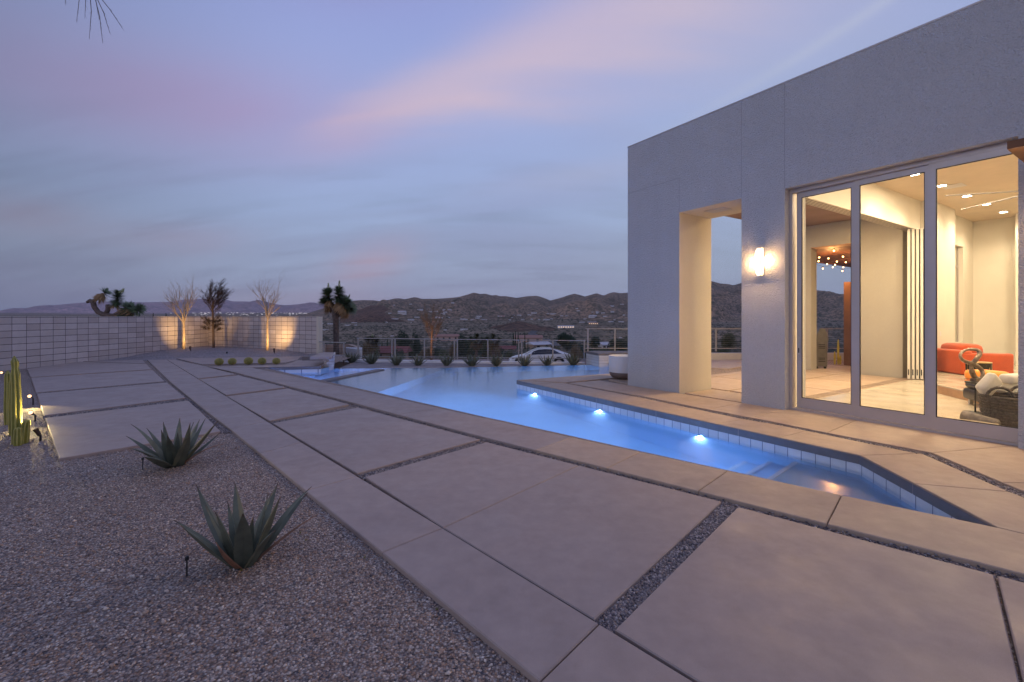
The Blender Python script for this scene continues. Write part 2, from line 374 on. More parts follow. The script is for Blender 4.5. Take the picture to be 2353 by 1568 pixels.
# panels between the band and the coping
slab([(383.8, 827), (401, 826.5), (462, 839.5), (414, 845)])
slab([(414, 845), (462, 839.5), (541.5, 860.2), (455, 869.6)])
slab([(458, 872), (548, 862.6), (657, 890), (519.6, 907.6)])
slab([(522, 911), (662, 893), (797, 927.5), (803, 929), (620, 967)])
slab([(627, 972.5), (815, 938), (822, 936.5), (1103, 1010), (821, 1088)])
slab([(838, 1096), (1118, 1016), (1330, 1069.5), (1018, 1213)])
slab([(1018, 1213), (1330, 1069.5), (1659, 1152.5), (1366, 1424)])
slab([(1411, 1446), (1694.7, 1164), (2285.6, 1320.6), (2345, 1568), (2425, 1900), (2144, 1900)])
slab([(2290, 1321.7), (2353, 1338), (2900, 1483), (2900, 1900), (2430, 1900), (2350, 1568)])
slab([(405, 824), (693, 819), (684, 828), (655, 833.4), (464, 837.2)])
# coping on the near side of the pool
U1 = {}
slab([(475, 842.2), (655, 838.6), (684, 828), (752, 828), (737.5, 841.2), (579.6, 844.5)])
slab([(466, 840.4), (474, 842.8), (579.6, 845.2), (723.5, 875.5), (809.4, 893.5), (1010, 938), (915, 953), (778, 916.5), (551.5, 858.5)])
slab([(1010, 938), (1103, 958.5), (1313.6, 1005), (1230.5, 1034.6), (1103, 1002.4), (915, 953)])
slab([(1313.6, 1005), (1471, 1038.8), (1394.7, 1076), (1230.5, 1034.6)], 'conc_warmlit')
slab([(1471, 1038.8), (1671.7, 1081.5), (1604, 1128.6), (1394.7, 1076)], 'conc_warmlit')
slab([(1671.7, 1081.5), (1777, 1103.8), (1933.6, 1137.5), (1900, 1204), (1604, 1128.6)], 'conc_warmlit')
slab([(1933.6, 1137.5), (2290.6, 1212), (2353, 1227), (2700, 1302), (2700, 1408), (2353, 1319.5), (1900, 1204)], 'conc_warmlit')
# coping on the house side
slab([(1192, 873.3), (1249, 869.4), (1409, 858), (1465, 854.4), (1465, 866), (1395, 869.6), (1299, 879)], 'conc_warmlit')
slab([(1189, 874), (1192, 873.8), (1299, 881.2), (1475.5, 914.5), (1497, 919), (1436.8, 928.2)], 'conc_warmlit')
slab([(1436.8, 928.2), (1497, 919), (1584, 937.2), (1532.7, 949.3)], 'conc_warmlit')
slab([(1532.7, 949.3), (1584, 937.2), (1709, 963.4), (1646, 974.2)], 'conc_warmlit')
slab([(1646, 974.2), (1709, 963.4), (1777, 974.5), (1853, 990), (1790, 1005.7)], 'conc_warmlit')
slab([(1790, 1005.7), (1853, 990), (1964, 1013), (2109, 1042.5), (1977, 1046.5)], 'conc_warmlit')
slab([(1977, 1046.5), (2109, 1042.5), (2122, 1044), (2319, 1130), (2101.6, 1111.5)], 'conc_warmlit')
slab([(2101.6, 1111.5), (2319, 1130), (2353, 1143), (2700, 1292), (2700, 1301), (2353, 1226.5), (2291, 1211.6)], 'conc_warmlit')
# inner patio
slab([(1398, 871.6), (1452, 868.5), (1452, 883.4), (1443, 882.5)], 'conc_warmlit')
slab([(1306, 880.3), (1378, 874.6), (1443, 885.3), (1560, 904), (1703, 926), (1627, 941), (1593, 934.5), (1475.5, 910.5)], 'conc_warmlit')
slab([(1627, 941), (1703, 926), (1812, 938), (1727.6, 960)], 'conc_warmlit')
slab([(1727.6, 960), (1812, 938), (1835, 931), (1976, 962), (1899.7, 994.5), (1777, 969.5)], 'conc_warmlit')
slab([(1899.7, 994.5), (1976, 962), (2338, 1024), (2142, 1040.5), (1964, 1007)], 'conc_warmlit')
slab([(2142, 1040.5), (2338, 1024), (2900, 1100), (2900, 1117), (2303, 1109)], 'conc_warmlit')
slab([(2303, 1109), (2900, 1117), (2900, 1365), (2353, 1129)], 'conc_warmlit')
# doorway and covered patio, laid out in the frame of the house
def hp(*q): return [tuple(hs(s, t)[:2]) for s, t in q]
slab(hp((1.47, .06), (2.70, .06), (2.70, .98), (1.47, .98)), 'conc_warmlit', world=True)
for (s0, s1) in ((-1.6, .35), (.38, 1.78), (1.81, 3.27)):
    for (t0, t1) in ((1.09, 2.9), (2.93, 4.75), (4.78, 6.55)):
        if s0 < 0 and t0 < 2: s0 = .02
        slab(hp((s0, t0), (s1, t0), (s1, t1), (s0, t1)), 'conc_warmlit', world=True)
for (a, b, c_, d) in ((-6.2, 3.3, 6.6, 8.6), (-4.6, -2.0, 1.5, 3.9), (-5.4, -2.0, 3.95, 6.5)):
    for k in range(2):
        s0 = a + (b - a) * k / 2; s1 = a + (b - a) * (k + 1) / 2 - .03
        q = [p for p in hp((s0, c_), (s1, c_), (s1, d), (s0, d))]
        if all(p[1] < 16.9 and p[0] > 4.7 for p in q): slab(q, 'conc_warmlit', world=True)
slab([(5.2, 14.3), (6.5, 13.6), (7.9, 14.9), (9.6, 16.5), (5.2, 16.4)], 'conc', z=-.005, world=True)
# stones lying on the gravel near the camera and in the gaps between the slabs
def pip(pts, poly):
    x, y = pts[:, 0], pts[:, 1]; ins = np.zeros(len(pts), bool); n = len(poly)
    for i in range(n):
        x0, y0 = poly[i]; x1, y1 = poly[(i + 1) % n]
        c = ((y0 > y) != (y1 > y)) & (x < (x1 - x0) * (y - y0) / ((y1 - y0) or 1e-9) + x0); ins ^= c
    return ins
R = np.random.default_rng(3)
OCT = np.array([(1, 0, 0), (-1, 0, 0), (0, 1, 0), (0, -1, 0), (0, 0, 1), (0, 0, -1)], float)
OF = np.array([(0, 2, 4), (2, 1, 4), (1, 3, 4), (3, 0, 4), (2, 0, 5), (1, 2, 5), (3, 1, 5), (0, 3, 5)])
def stones(name, pts, r0, r1, z, mat, label):
    n = len(pts); r = R.uniform(r0, r1, n)[:, None, None]; v = OCT[None] * R.uniform(.65, 1.25, (n, 6, 1)) * r
    v[:, :, 2] *= .75; th = R.uniform(0, 2 * PI, n); c, s = np.cos(th)[:, None], np.sin(th)[:, None]; ph = R.uniform(-.6, .6, n); cp, sp = np.cos(ph)[:, None], np.sin(ph)[:, None]
    x, y, zz = v[:, :, 0], v[:, :, 1], v[:, :, 2]; x, zz = x * cp - zz * sp, x * sp + zz * cp; x, y = x * c - y * s, x * s + y * c
    v = np.stack([x + pts[:, 0:1], y + pts[:, 1:2], zz + z + R.uniform(-.25, .5, (n, 1)) * r[:, 0]], 2).reshape(-1, 3)
    f = (OF[None] + (np.arange(n) * 6)[:, None, None]).reshape(-1, 3); me = bpy.data.meshes.new(name)
    me.vertices.add(len(v)); me.vertices.foreach_set('co', v.ravel()); me.loops.add(f.size); me.loops.foreach_set('vertex_index', f.ravel().astype(np.int32))
    me.polygons.add(len(f)); me.polygons.foreach_set('loop_start', np.arange(0, f.size, 3, dtype=np.int32)); me.polygons.foreach_set('loop_total', np.full(len(f), 3, np.int32))
    me.materials.append(mat); me.update(); me.validate(); o = bpy.data.objects.new(name, me); C.objects.link(o); return tag(o, label, 'gravel', kind='stuff')
def free(pts, pad=0.0):
    k = np.ones(len(pts), bool)
    for s in SLABS:
        bb = np.array(s); near = (pts[:, 0] > bb[:, 0].min()) & (pts[:, 0] < bb[:, 0].max()) & (pts[:, 1] > bb[:, 1].min()) & (pts[:, 1] < bb[:, 1].max())
        if near.any(): idx = np.where(near)[0]; k[idx[pip(pts[idx], s)]] = False
    return pts[k]
def wpoly(px): return [tuple(P(*p)[:2]) for p in px]
garden = wpoly([(-900, 900), (55, 850), (103, 961), (135, 1054), (508, 991), (531.5, 990), (597, 1042), (702, 1128), (877, 1270), (1240, 1566), (1640, 1900), (-900, 1900)])
def sample(poly, n, dens=None):
    bb = np.array(poly); p = R.uniform(bb.min(0), bb.max(0), (n, 2)); return p[pip(p, poly)]
q = sample(garden, 420000); d = np.hypot(q[:, 0], q[:, 1]); q = q[R.uniform(0, 1, len(q)) < np.clip(2.6 / d, 0, 1) ** 2 * 2.2]; q = q[(q[:, 1] < 7) & (np.abs(q[:, 0]) < q[:, 1] * 1.5 + 1)][:75000]
stones('gravel', free(q), .0045, .0105, GZ + .001, M['stone'], 'loose pebbles of the garden gravel around the agaves')
q = sample(garden, 9000); q = q[q[:, 1] < 8]
stones('gravel', free(q)[:900], .010, .019, GZ + .002, M['stone'], 'larger pebbles scattered over the garden gravel')
gaps = [[(459, 943), (531, 990), (508, 992), (433, 920)], [(1365, 1420), (1660, 1150), (1697, 1163), (1410, 1450)], [(820, 1086), (1104, 1008), (1120, 1017), (838, 1098)], [(626, 966), (815, 934), (824, 940), (626, 974)],
        [(98, 954), (428, 912), (436, 922), (103, 962)], [(378, 874), (470, 943), (435, 922), (352, 850)], [(82, 902), (380, 876), (386, 880), (85, 906)]]
up_ = [(405, 824.5), (551.5, 858), (778, 916), (1103, 1002), (1593, 1125.4), (1900, 1204), (2353, 1319), (2700, 1408)]; lo_ = [(2700, 1434), (2353, 1338), (1893, 1214), (1659, 1153), (1338, 1072), (1111, 1015), (778, 922.5), (551.5, 863)]
gaps.append(up_ + lo_)
gaps.append([(1302, 879.5), (1475.5, 910), (1593, 934), (1777, 969), (1964, 1006), (2142, 1040), (2353, 1128.5), (2700, 1280), (2700, 1294), (2353, 1144), (2122, 1044.5), (1964, 1014), (1777, 975), (1593, 940), (1475.5, 915), (1296, 882)])
allp = []
for gp in gaps:
    w = wpoly(gp); bb = np.array(w); area = np.prod(bb.max(0) - bb.min(0)); p = sample(w, int(min(400000, area * 16000)))
    p = free(p); dd = np.hypot(p[:, 0], p[:, 1]); p = p[R.uniform(0, 1, len(p)) < np.clip(3.2 / dd, .12, 1)]; allp.append(p[:16000])
stones('gravel', np.concatenate(allp), .007, .015, GZ + .008, M['stone_dark'], 'dark crushed stone filling the gaps between the concrete slabs')

# ================================================================== pool
shell = MB(); ring = Kw + Hw[1:] + FARw[1:] + INF[1:] + SPAw[1:-1]; ring = [Vector((p.x, p.y)) for p in ring]
def wallstrip(mb, pts, z0, z1):
    pts = [Vector((p[0], p[1], 0)) for p in pts]
    for a, b in zip(pts[:-1], pts[1:]): mb.add([(a.x, a.y, z0), (b.x, b.y, z0), (b.x, b.y, z1), (a.x, a.y, z1)], [(0, 1, 2, 3)])
    return mb
loop = ring + [ring[0]]
wallstrip(shell, loop[:len(Kw) + len(Hw) + len(FARw) - 2], -1.6, -.10)
wallstrip(shell, INF, -1.6, -.196)
wallstrip(shell, SPAw, -1.6, -.10)
shell.sheet([(p.x, p.y) for p in ring], -1.5)
pool = thing('swimming_pool', 'long blue lit swimming pool with a vanishing edge beside the white house', 'pool', P(1300, 950, -1.5))
obj('basin', shell, M['pool'], pool)
# shallow shelf near the spa, steps and shelf at the near right end
D1, D2 = P(742, 879.4, ZW), P(884, 850.5, ZW)
S1, S2 = P(851.7, 903.7, ZW), P(1023, 846.4, ZW)
obj('sun_shelf', MB().prism([tuple(p[:2]) for p in (D1, P(809, 892, ZW), S1, S2, P(890, 845.5, ZW), D2)], -1.49, -.42), M['pool'], pool)
for (ua, va, ub, vb, z) in ((1667, 1081, 1719, 1055, -1.0), (1708, 1090, 1777, 1054, -.72), (1762, 1100.5, 1833.6, 1055, -.44)):
    a, b = refr(ua, va, z), refr(ub, vb, z); dv = (b - a).normalized(); a, b = a - dv * .6, b + dv * 1.2; nrm = Vector((-dv.y, dv.x, 0)); nrm = nrm if nrm.y < 0 else -nrm
    run = 8.0; poly = [tuple(x[:2]) for x in (a, b, b + nrm * run, a + nrm * run)]
    # clip the tread to the pool outline by intersecting half planes of its two long sides
    def clip(poly, p, q):
        out = []; e = Vector((q.x - p.x, q.y - p.y)); n = Vector((-e.y, e.x))
        for i in range(len(poly)):
            A, B = Vector(poly[i]), Vector(poly[(i + 1) % len(poly)]); da, db = n.dot(A - Vector(p[:2])), n.dot(B - Vector(p[:2]))
            if da >= 0: out.append(tuple(A))
            if da * db < 0: out.append(tuple(A + (B - A) * (da / (da - db))))
        return out
    inside = sum((p for p in (P(1777, 1085), P(2000, 1130))), Vector()) / 2
    for p, q2 in ((P(1103, 960.5), P(2290.6, 1213.5)), (Hw[0], Hw[1]), (Hw[1], Hw[2]), (Hw[2], Hw[3])):
        e = q2 - p; s = (Vector((-e.y, e.x, 0))).dot(inside - p)
        poly = clip(poly, p, q2) if s > 0 else clip(poly, q2, p)
    strip = [tuple(x[:2]) for x in (a, b, b + nrm * .055, a + nrm * .055)]
    for p, q2 in ((P(1103, 960.5), P(2290.6, 1213.5)), (Hw[0], Hw[1]), (Hw[1], Hw[2]), (Hw[2], Hw[3])):
        e = q2 - p; s = (Vector((-e.y, e.x, 0))).dot(inside - p); strip = clip(strip, p, q2) if s > 0 else clip(strip, q2, p)
    if len(poly) > 2:
        so_ = obj('step', MB().prism(poly, -1.49, z), M['pool'], pool)
        if len(strip) > 2: obj('tile_edge', MB().prism(strip, z + .001, z + .012), M['tile'], so_)
# tile band under the coping on both water lines
tm = blockmat('waterline_tile', tuple((P(1977, 1046.5) - P(1188, 873.5)).normalized()), .16, 5, (0, -3), ((.68, .69, .72), (.74, .75, .77), (.80, .80, .82)), .009, (.20, .21, .28), .3)
def band(mb, pts, z0, z1, off):
    pts = [Vector((p[0], p[1], 0)) for p in pts]
    for a, b in zip(pts[:-1], pts[1:]):
        e = (b - a).normalized(); n = Vector((-e.y, e.x, 0)) * off
        mb.add([a + n + Vector((0, 0, z0)), b + n + Vector((0, 0, z0)), b + n + Vector((0, 0, z1)), a + n + Vector((0, 0, z1))], [(0, 1, 2, 3)])
for pts_ in (Hw[0:2], Hw[1:3], Hw[2:4]):
    tb = MB(); band(tb, pts_, -.30, -.101, .006); obj('waterline_tiles', tb, tm, pool)
tb = MB(); band(tb, SPAw[1:], -.30, -.101, .006); obj('waterline_tiles', tb, tm, pool)
# coping fascia, standing 30 mm proud over the tiles
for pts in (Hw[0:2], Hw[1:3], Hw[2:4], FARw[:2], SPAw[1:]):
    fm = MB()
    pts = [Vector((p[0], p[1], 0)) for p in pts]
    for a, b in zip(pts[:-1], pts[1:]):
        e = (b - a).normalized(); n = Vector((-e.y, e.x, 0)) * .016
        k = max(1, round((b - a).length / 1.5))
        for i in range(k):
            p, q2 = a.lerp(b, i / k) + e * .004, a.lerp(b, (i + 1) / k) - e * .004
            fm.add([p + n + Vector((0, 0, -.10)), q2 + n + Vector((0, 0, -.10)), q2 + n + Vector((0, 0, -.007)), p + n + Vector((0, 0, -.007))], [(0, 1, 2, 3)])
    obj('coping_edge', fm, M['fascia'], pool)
# spa: divider wall, bench and floor
sn = (D2 - D1).normalized(); sp = Vector((-sn.y, sn.x, 0))
div = MB(); D3 = D1 - sn * .3
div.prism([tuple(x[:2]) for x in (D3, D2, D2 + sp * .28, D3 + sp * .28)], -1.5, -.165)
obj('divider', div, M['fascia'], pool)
sf = MB(); a0 = P(579.6, 846, ZW); b0 = P(737, 850.5, ZW)
obj('spa_floor', MB().prism([tuple(x[:2]) for x in (P(590, 847), P(723, 874), D1 + sp * .3, D2 + sp * .3, P(880, 847, ZW), P(760, 848.5, ZW), P(737, 842.5), P(590, 845.5))], -1.49, -.95), M['pool'], pool)
bn = MB(); bn.prism([tuple(x[:2]) for x in (P(583, 845.2), P(737, 842), P(737, 842) + Vector((.03, -.48, 0)), P(583, 845.2) + Vector((.35, -.48, 0)))], -.94, -.50)
obj('spa_bench', bn, M['pool'], pool)
wt = MB(); wt.sheet([(p.x, p.y) for p in ring], ZW)
w = struct('water', wt, M['water']); LEDS = []
# lamps of the pool set in the wall below the house-side coping
Hd = (Hw[2] - Hw[3]).normalized(); Hn = Vector((-Hd.y, Hd.x, 0)); Hn = -Hn if Hn.y > 0 else Hn
def onH(u):
    k = (u - CX) / F; a = Hw[3]; s = (a.y * k - a.x) / (Hd.x - Hd.y * k); return a + Hd * s
led_root = None
for u, where in ((1233, 'nearest the far tip of the patio'), (1382, 'middle one of the three'), (1613, 'nearest the steps')):
    p = onH(u) + Hn * .014; p.z = -.36
    if led_root is None:
        led_root = thing('pool_light', 'small round pool light below the coping, ' + where, 'pool light', p, 'pool lights under the house side coping')
        R90 = Matrix.Rotation(math.atan2(Hn.y, Hn.x), 4, 'Z') @ Matrix.Rotation(PI / 2, 4, 'Y')
        obj('lens', MB().lathe([(.0, .012), (.020, .010), (.024, .002)][::-1] + [(.001, .0125)], p, 16, M=R90), M['poolled'], led_root)
        obj('trim_ring', MB().lathe([(.024, 0), (.045, 0), (.043, .008), (.026, .009)], p, 16, M=R90), M['steel'], led_root)
    else: dup(led_root, p, label='small round pool light below the coping, ' + where)
    LEDS.append(p + Hn * .12)
# ================================================================== garden walls, curbs, fences
def wallbox(mb, a, b, th, z0, z1, side=1):
    a, b = Vector((a[0], a[1], 0)), Vector((b[0], b[1], 0)); e = (b - a).normalized(); n = Vector((-e.y, e.x, 0)) * th * side
    return mb.prism([tuple(p[:2]) for p in (a, b, b + n, a + n)], z0, z1)
ZT = 1.555
gw = thing('block_wall', 'tall grey block garden wall behind the gravel bed and bare trees', 'wall', (WB.x, WB.y, 0))
dl = (WB - WA).normalized(); dr = (WC - WB).normalized()
bm_l = blockmat('block_left', (dl.x, dl.y, 0), .40, .20, (0.1, ZT - .035 - 4))
bm_r = blockmat('block_right', (dr.x, dr.y, 0), .375, .185, (Vector(WB).dot(dr), ZT - .035 - 3.7))
obj('long_section', wallbox(MB(), WA, WB, .2, -.3, ZT), bm_l, gw)
obj('return_section', wallbox(MB(), WB + dr * .001, WC, .2, -.3, ZT), bm_r, gw)
obj('end_post', MB().prism([tuple(p) for p in (WC, WC + dr * .13, WC + dr * .13 + Vector((-dr.y, dr.x)) * .2, WC + Vector((-dr.y, dr.x)) * .2)], -.5, ZT - .004), M['stucco_in'], gw)
# lower block wall going down the slope behind the yucca
lw = thing('low_block_wall', 'lower warm lit block wall stepping downhill behind the tall yucca', 'wall', (-7, 21, 0))
p_ = [W(727, 800, 21.5), W(750, 793, 24.5), W(800, 794, 24.5), W(822, 797, 22.0)]
for i, (a, b) in enumerate(zip(p_[:-1], p_[1:])):
    e = (Vector(b[:2]) - Vector(a[:2])).normalized()
    obj('wall_section', wallbox(MB(), a, b, .2, -3, .06 - .004 * i), blockmat('block_low', (e.x, e.y, 0), .4, .2, (0, -2.98), ((.42, .30, .23), (.48, .34, .26), (.52, .38, .29))), lw)  # warm light on this wall is mixed into the block colours
gp = tag(obj('gate_pier', MB().prism([tuple(W(u, 800, y)[:2]) for u, y in ((794, 20.6), (827, 19.6), (832.5, 19.8), (832.5, 21), (796, 21.2))], -3, .13), M['stucco'], loc=W(810, 826, 20)), 'white stucco pier just right of the tall yucca behind the cable fence', 'pier')
# raised white tiled corner of the spa
sc = thing('spa_surround', 'white tiled raised corner with concrete capping at the far end of the spa', 'spa wall', W(760, 850, 15))
def planar(px, Y, th): # an upright plate at distance Y with thickness going back
    mb = MB(); f = [W(u, v, Y) for u, v in px]; b = [p + Vector((p.x / p.y * th, th, 0)) for p in f]; n = len(f)
    ps = [Vector((p.x, p.z, 0)) for p in f]; fs = []
    for t in tessellate_polygon([ps]): fs.append(tuple(t)); fs.append(tuple(i + n for i in t))
    fs += [(i, (i + 1) % n, (i + 1) % n + n, i + n) for i in range(n)]
    return mb.add(f + b, fs)
obj('tiled_wall', planar([(737, 852.5), (738, 843), (752, 829), (760, 822), (770, 812.5), (766.5, 852.5)], 14.9, .7), blockmat('white_tile', (1, 0, 0), .3, .11, (0, -3), ((.60, .60, .62), (.66, .66, .68), (.70, .70, .72)), .008, (.35, .34, .36), .4), sc)
obj('capping', MB().prism([tuple(P(u, v, .30)[:2]) for u, v in ((712, 820.5), (760.5, 820.5), (771.5, 810), (741, 810))], .22, .30), M['conc'], sc)
obj('step', MB().prism([tuple(P(u, v, .13)[:2]) for u, v in ((694, 820), (742, 819.8), (748, 813), (716, 813))], .0, .13), M['fascia'], sc)
# curb and fence
curb = tag(obj('curb', wallbox(MB(), (-6.2, 18.02), (2.72, 17.0), .22, -.4, -.165), M['white'], loc=(-2, 17.5, -.3)), 'long white curb under the cable fence behind the row of agaves', 'curb')
fence_n = 0
def fence(name, label, posts, ztop, zbot, cables=9, railz=None, ends=None, lower=True):
    t = thing(name, label, 'fence', (posts[0][0], posts[0][1], zbot), 'cable fences around the terrace')
    a, b = ends or (posts[0], posts[-1]); a3, b3 = Vector((a[0], a[1], ztop)), Vector((b[0], b[1], railz or ztop)); e = (b3 - a3).normalized(); n = Vector((-e.y, e.x, 0)) * .022
    def rail(mb, p, q, h): mb.add([p - n, q - n, q + n, p + n, p - n + Vector((0, 0, h)), q - n + Vector((0, 0, h)), q + n + Vector((0, 0, h)), p + n + Vector((0, 0, h))], [(0, 1, 2, 3), (4, 7, 6, 5), (0, 4, 5, 1), (1, 5, 6, 2), (2, 6, 7, 3), (3, 7, 4, 0)])
    r = MB(); rail(r, a3, b3, .035); obj('top_rail', r, M['fence'], t)
    if lower: r = MB(); rail(r, a3 + Vector((0, 0, zbot + .1 - ztop)), b3 + Vector((0, 0, zbot + .1 - b3.z)), .03); obj('bottom_rail', r, M['fence'], t)
    for p in posts:
        m = MB(); m.box(p[0] - .024, p[0] + .024, p[1] - .024, p[1] + .024, zbot, ztop + .001); obj('post', m, M['fence'], t)
    for k in range(cables):
        f = (k + 1) / (cables + 1); m = MB(); m.tube([a3 + Vector((0, 0, (zbot + .12 - ztop) * f)), b3 + Vector((0, 0, (zbot + .12 - b3.z) * f))], .0035, 4); obj('cable', m, M['fence'], t)
    return t
def fp(u, v, zb): # foot of a post: on the curb line
    k = (u - CX) / F; a, b = Vector((-6.2, 18.12)), Vector((2.72, 17.1)); d = b - a; s = (a.y * k - a.x) / (d.x - d.y * k); p = a + d * s; return (p.x, p.y)
fence('cable_fence', 'short low cable fence beside the end of the block wall', [(-7.75, 18.75), (-6.78, 18.35)], .49, -.4, 7, .485, ends=((-8.0, 18.85), (-6.7, 18.32)))
fence('cable_fence', 'long cable fence on the white curb behind the agaves', [fp(u, 0, 0) for u in (823, 900.6, 907.7, 975.3, 1044, 1051, 1121, 1191.7, 1199, 1270.4, 1342.7)], .675, -.14, 9, .625, ends=(fp(820, 0, 0), fp(1345.5, 0, 0)), lower=True)
Y3 = 16.75
fence('cable_fence', 'higher cable fence standing on the raised tiled bench at the terrace end', [(W(u, 0, Y3).x, Y3 + .0 * u) for u in (1351, 1413, 1476, 1540, 1590, 1645, 1707, 1770, 1835, 1900, 1965)], 1.085, .27, 9, 1.085, ends=((W(1345.5, 0, Y3).x, Y3), (W(1990, 0, Y3).x, Y3)))
# raised bench, white curb continuing to the right
bt = blockmat('bench_tile', (1, 0, 0), .38, .10, (0, -3), ((.56, .55, .55), (.60, .59, .59), (.64, .63, .63)), .008, (.3, .28, .28), .5)
be = thing('bench', 'white tiled bench with grey top beside the round planter', 'bench', W(1376, 837, 16.2))
bp = [W(1347, 800, 16.9), W(1376.5, 800, 15.9), W(1476, 800, 16.1), W(1476, 800, 17.0)]
obj('base', MB().prism([tuple(p[:2]) for p in bp], -.4, .19), bt, be)
c0 = sum(bp, Vector()) / 4
obj('top', MB().prism([tuple((c0 + (p - c0) * 1.03)[:2]) for p in bp], .19, .275), M['fascia'], be)
obj('low_seat', MB().prism([tuple(W(u, 0, y)[:2]) for u, y in ((1401, 15.5), (1480, 15.4), (1480, 15.95), (1404, 15.85))], -.3, -.02), M['fascia'], be)
tag(obj('terrace_curb', wallbox(MB(), (4.4, Y3 - .12), (20, Y3 - .12), .28, -.4, .215), M['stucco'], loc=(7, 16.7, 0)), 'white stucco curb under the higher fence seen through the doorway', 'curb')
# round planter
pc = Vector((2.80, 11.42, 0))
pl = thing('round_planter', 'large round white planter with a brown base behind the house corner', 'planter', pc)
obj('bowl', MB().lathe([(.352, .17), (.365, .30), (.365, .575), (.335, .575), (.33, .50), (.01, .49)], pc, 40), M['white'], pl, smooth=False)
obj('base_band', MB().lathe([(.20, 0), (.28, .03), (.335, .09), (.353, .168)], pc, 40), pm('planter_base', (.16, .12, .105), .7), pl, smooth=True)
# ================================================================== plants
def agave(seed, n, L, spread, mat_dead_n=3):
    r = random.Random(seed); g = MB(); d = MB()
    for i in range(n):
        q = i / n; ph = i * 2.399 + r.uniform(-.25, .25); el = PI / 2 - (.10 + spread * (1 - q) ** .9) + r.uniform(-.06, .06); l = L * (.62 + .42 * math.sin(PI * min(1, .25 + q * .6))) * r.uniform(.85, 1.08)
        if q > .85: l *= .9
        w = l * r.uniform(.060, .080); dead = i < mat_dead_n; mb = d if dead else g; tip = r.random() < .4
        dv = Vector((math.cos(ph), math.sin(ph), 0)); side = Vector((-dv.y, dv.x, 0)); p = dv * .035 + Vector((0, 0, -.01)); e = el if not dead else el * .5 + .35
        vs = []; aa = []; bend = r.uniform(-.15, .35) if not dead else r.uniform(-.2, .7); S = 9; tw = r.uniform(-.25, .25)
        for j in range(S + 1):
            f = j / S; a = e - bend * f * f * 1.2 * (1 if not dead else 1.3); fw = w * (.62 + 1.6 * f * (1 - f) + .25 * (1 - f)) * (1 - f ** 3.2) * (.5 if dead else 1) + .0012
            t = dv * math.cos(a) + Vector((0, 0, 1)) * math.sin(a); nn = t.cross(side).normalized() * -1; sd = (side * math.cos(tw * f) + nn * math.sin(tw * f))
            zig = 1 + (.05 if j % 2 else -.02)
            ch = fw * .38 * (1 - f * .6)
            vs += [p + sd * fw * zig + nn * ch, p, p - sd * fw * zig + nn * ch, p - nn * (fw * .34 + .002)]
            aa += [(max(0, (f - .86) / .14) if tip else max(0, (f - .95) / .05))] * 4
            p = p + t * (l / S)
        fs = [(4 * j + k, 4 * j + (k + 1) % 4, 4 * j + 4 + (k + 1) % 4, 4 * j + 4 + k) for j in range(S) for k in range(4)]
        mb.add(vs, fs, aa)
    return g, d
def shift(mb, L): mb.v = [(p[0] + L[0], p[1] + L[1], p[2] + L[2]) for p in mb.v]; return mb
def make_agave(label, loc, seed, n, L, spread, dead, group):
    t = thing('agave', label, 'agave', loc, group); g, d = agave(seed, n, L, spread, dead)
    obj('leaf_rosette', shift(g, loc), M['agave'], t, smooth=False)
    if dead: obj('dead_leaf', shift(d, loc), M['agave_dead'], t)
    return t
a1 = P(403, 1070, GZ); a2 = P(560, 1298, GZ)
make_agave('grey green agave in the gravel in front of the nearest left slab', a1, 11, 19, .57, .98, 2, 'agaves in the garden gravel')
make_agave('largest agave with brown edged leaves, nearest to the camera', a2, 23, 19, .53, .84, 3, 'agaves in the garden gravel')
far0 = None
spots = [(807.6, 833.5), (853.5, 836.5), (911, 839.5), (961, 840), (1025.4, 840.6), (1084, 841.4), (1141, 841.5), (1206, 841.5), (1257, 840.6), (1317, 839.4)]
names = ['in front of the white gate pier', 'second from the left end of the curb row', 'in front of the first pair of fence posts', 'just left of the single post past the first pair', 'in front of the second pair of fence posts', 'between the second post pair and the car',
         'just left of the nose of the car', 'in front of the front door of the white car', 'in front of the rear wheel of the white car', 'behind the pool at the tail of the white car']
for i, (u, v) in enumerate(spots):
    p = P(u, v, -.25); lb = 'curb row agave ' + names[i]
    if i == 0: far0 = make_agave(lb, p, 31, 19, .52, .85, 0, 'row of agaves behind the pool')
    elif i == 4: far1 = make_agave(lb, p, 47, 20, .52, .78, 0, 'row of agaves behind the pool')
    else: dup(far0 if i % 2 else (far1 if i > 4 else far0), p, i * 1.3, .9 + .06 * (i * 7 % 4), label=lb)
# barrel cacti
def barrel(c, r):
    b = MB(); n, m = 44, 10; vs = []; aa = []
    for i in range(m + 1):
        th = PI * .93 * i / m + .03; zz = -math.cos(th)
        for k in range(n):
            ri = k % 2 == 0; rr = r * math.sin(th) * (1.0 if ri else .86); vs.append((c[0] + rr * math.cos(2 * PI * k / n), c[1] + rr * math.sin(2 * PI * k / n), c[2] + r * .9 * (1 + zz) * (1 if ri else .97))); aa.append(.9 if ri else .05)
    fs = [(i * n + k, i * n + (k + 1) % n, (i + 1) * n + (k + 1) % n, (i + 1) * n + k) for i in range(m) for k in range(n)]
    return b.add(vs, fs, aa)
def spines(c, r, n, l):
    s = MB(); q = random.Random(5)
    for i in range(n):
        th = math.acos(q.uniform(-.7, 1)); ph = round(q.uniform(0, 22)) * 2 * PI / 22; d = Vector((math.sin(th) * math.cos(ph), math.sin(th) * math.sin(ph), math.cos(th) * .9)); p = Vector(c) + Vector((0, 0, r * .9)) + d * r * .98
        o = (d + Vector((q.uniform(-.8, .8), q.uniform(-.8, .8), q.uniform(-.8, .8)))).normalized(); sd = d.cross(o).normalized() * .0022; s.add([p - sd, p + sd, p + o * l], [(0, 1, 2)])
    return s
b0 = None
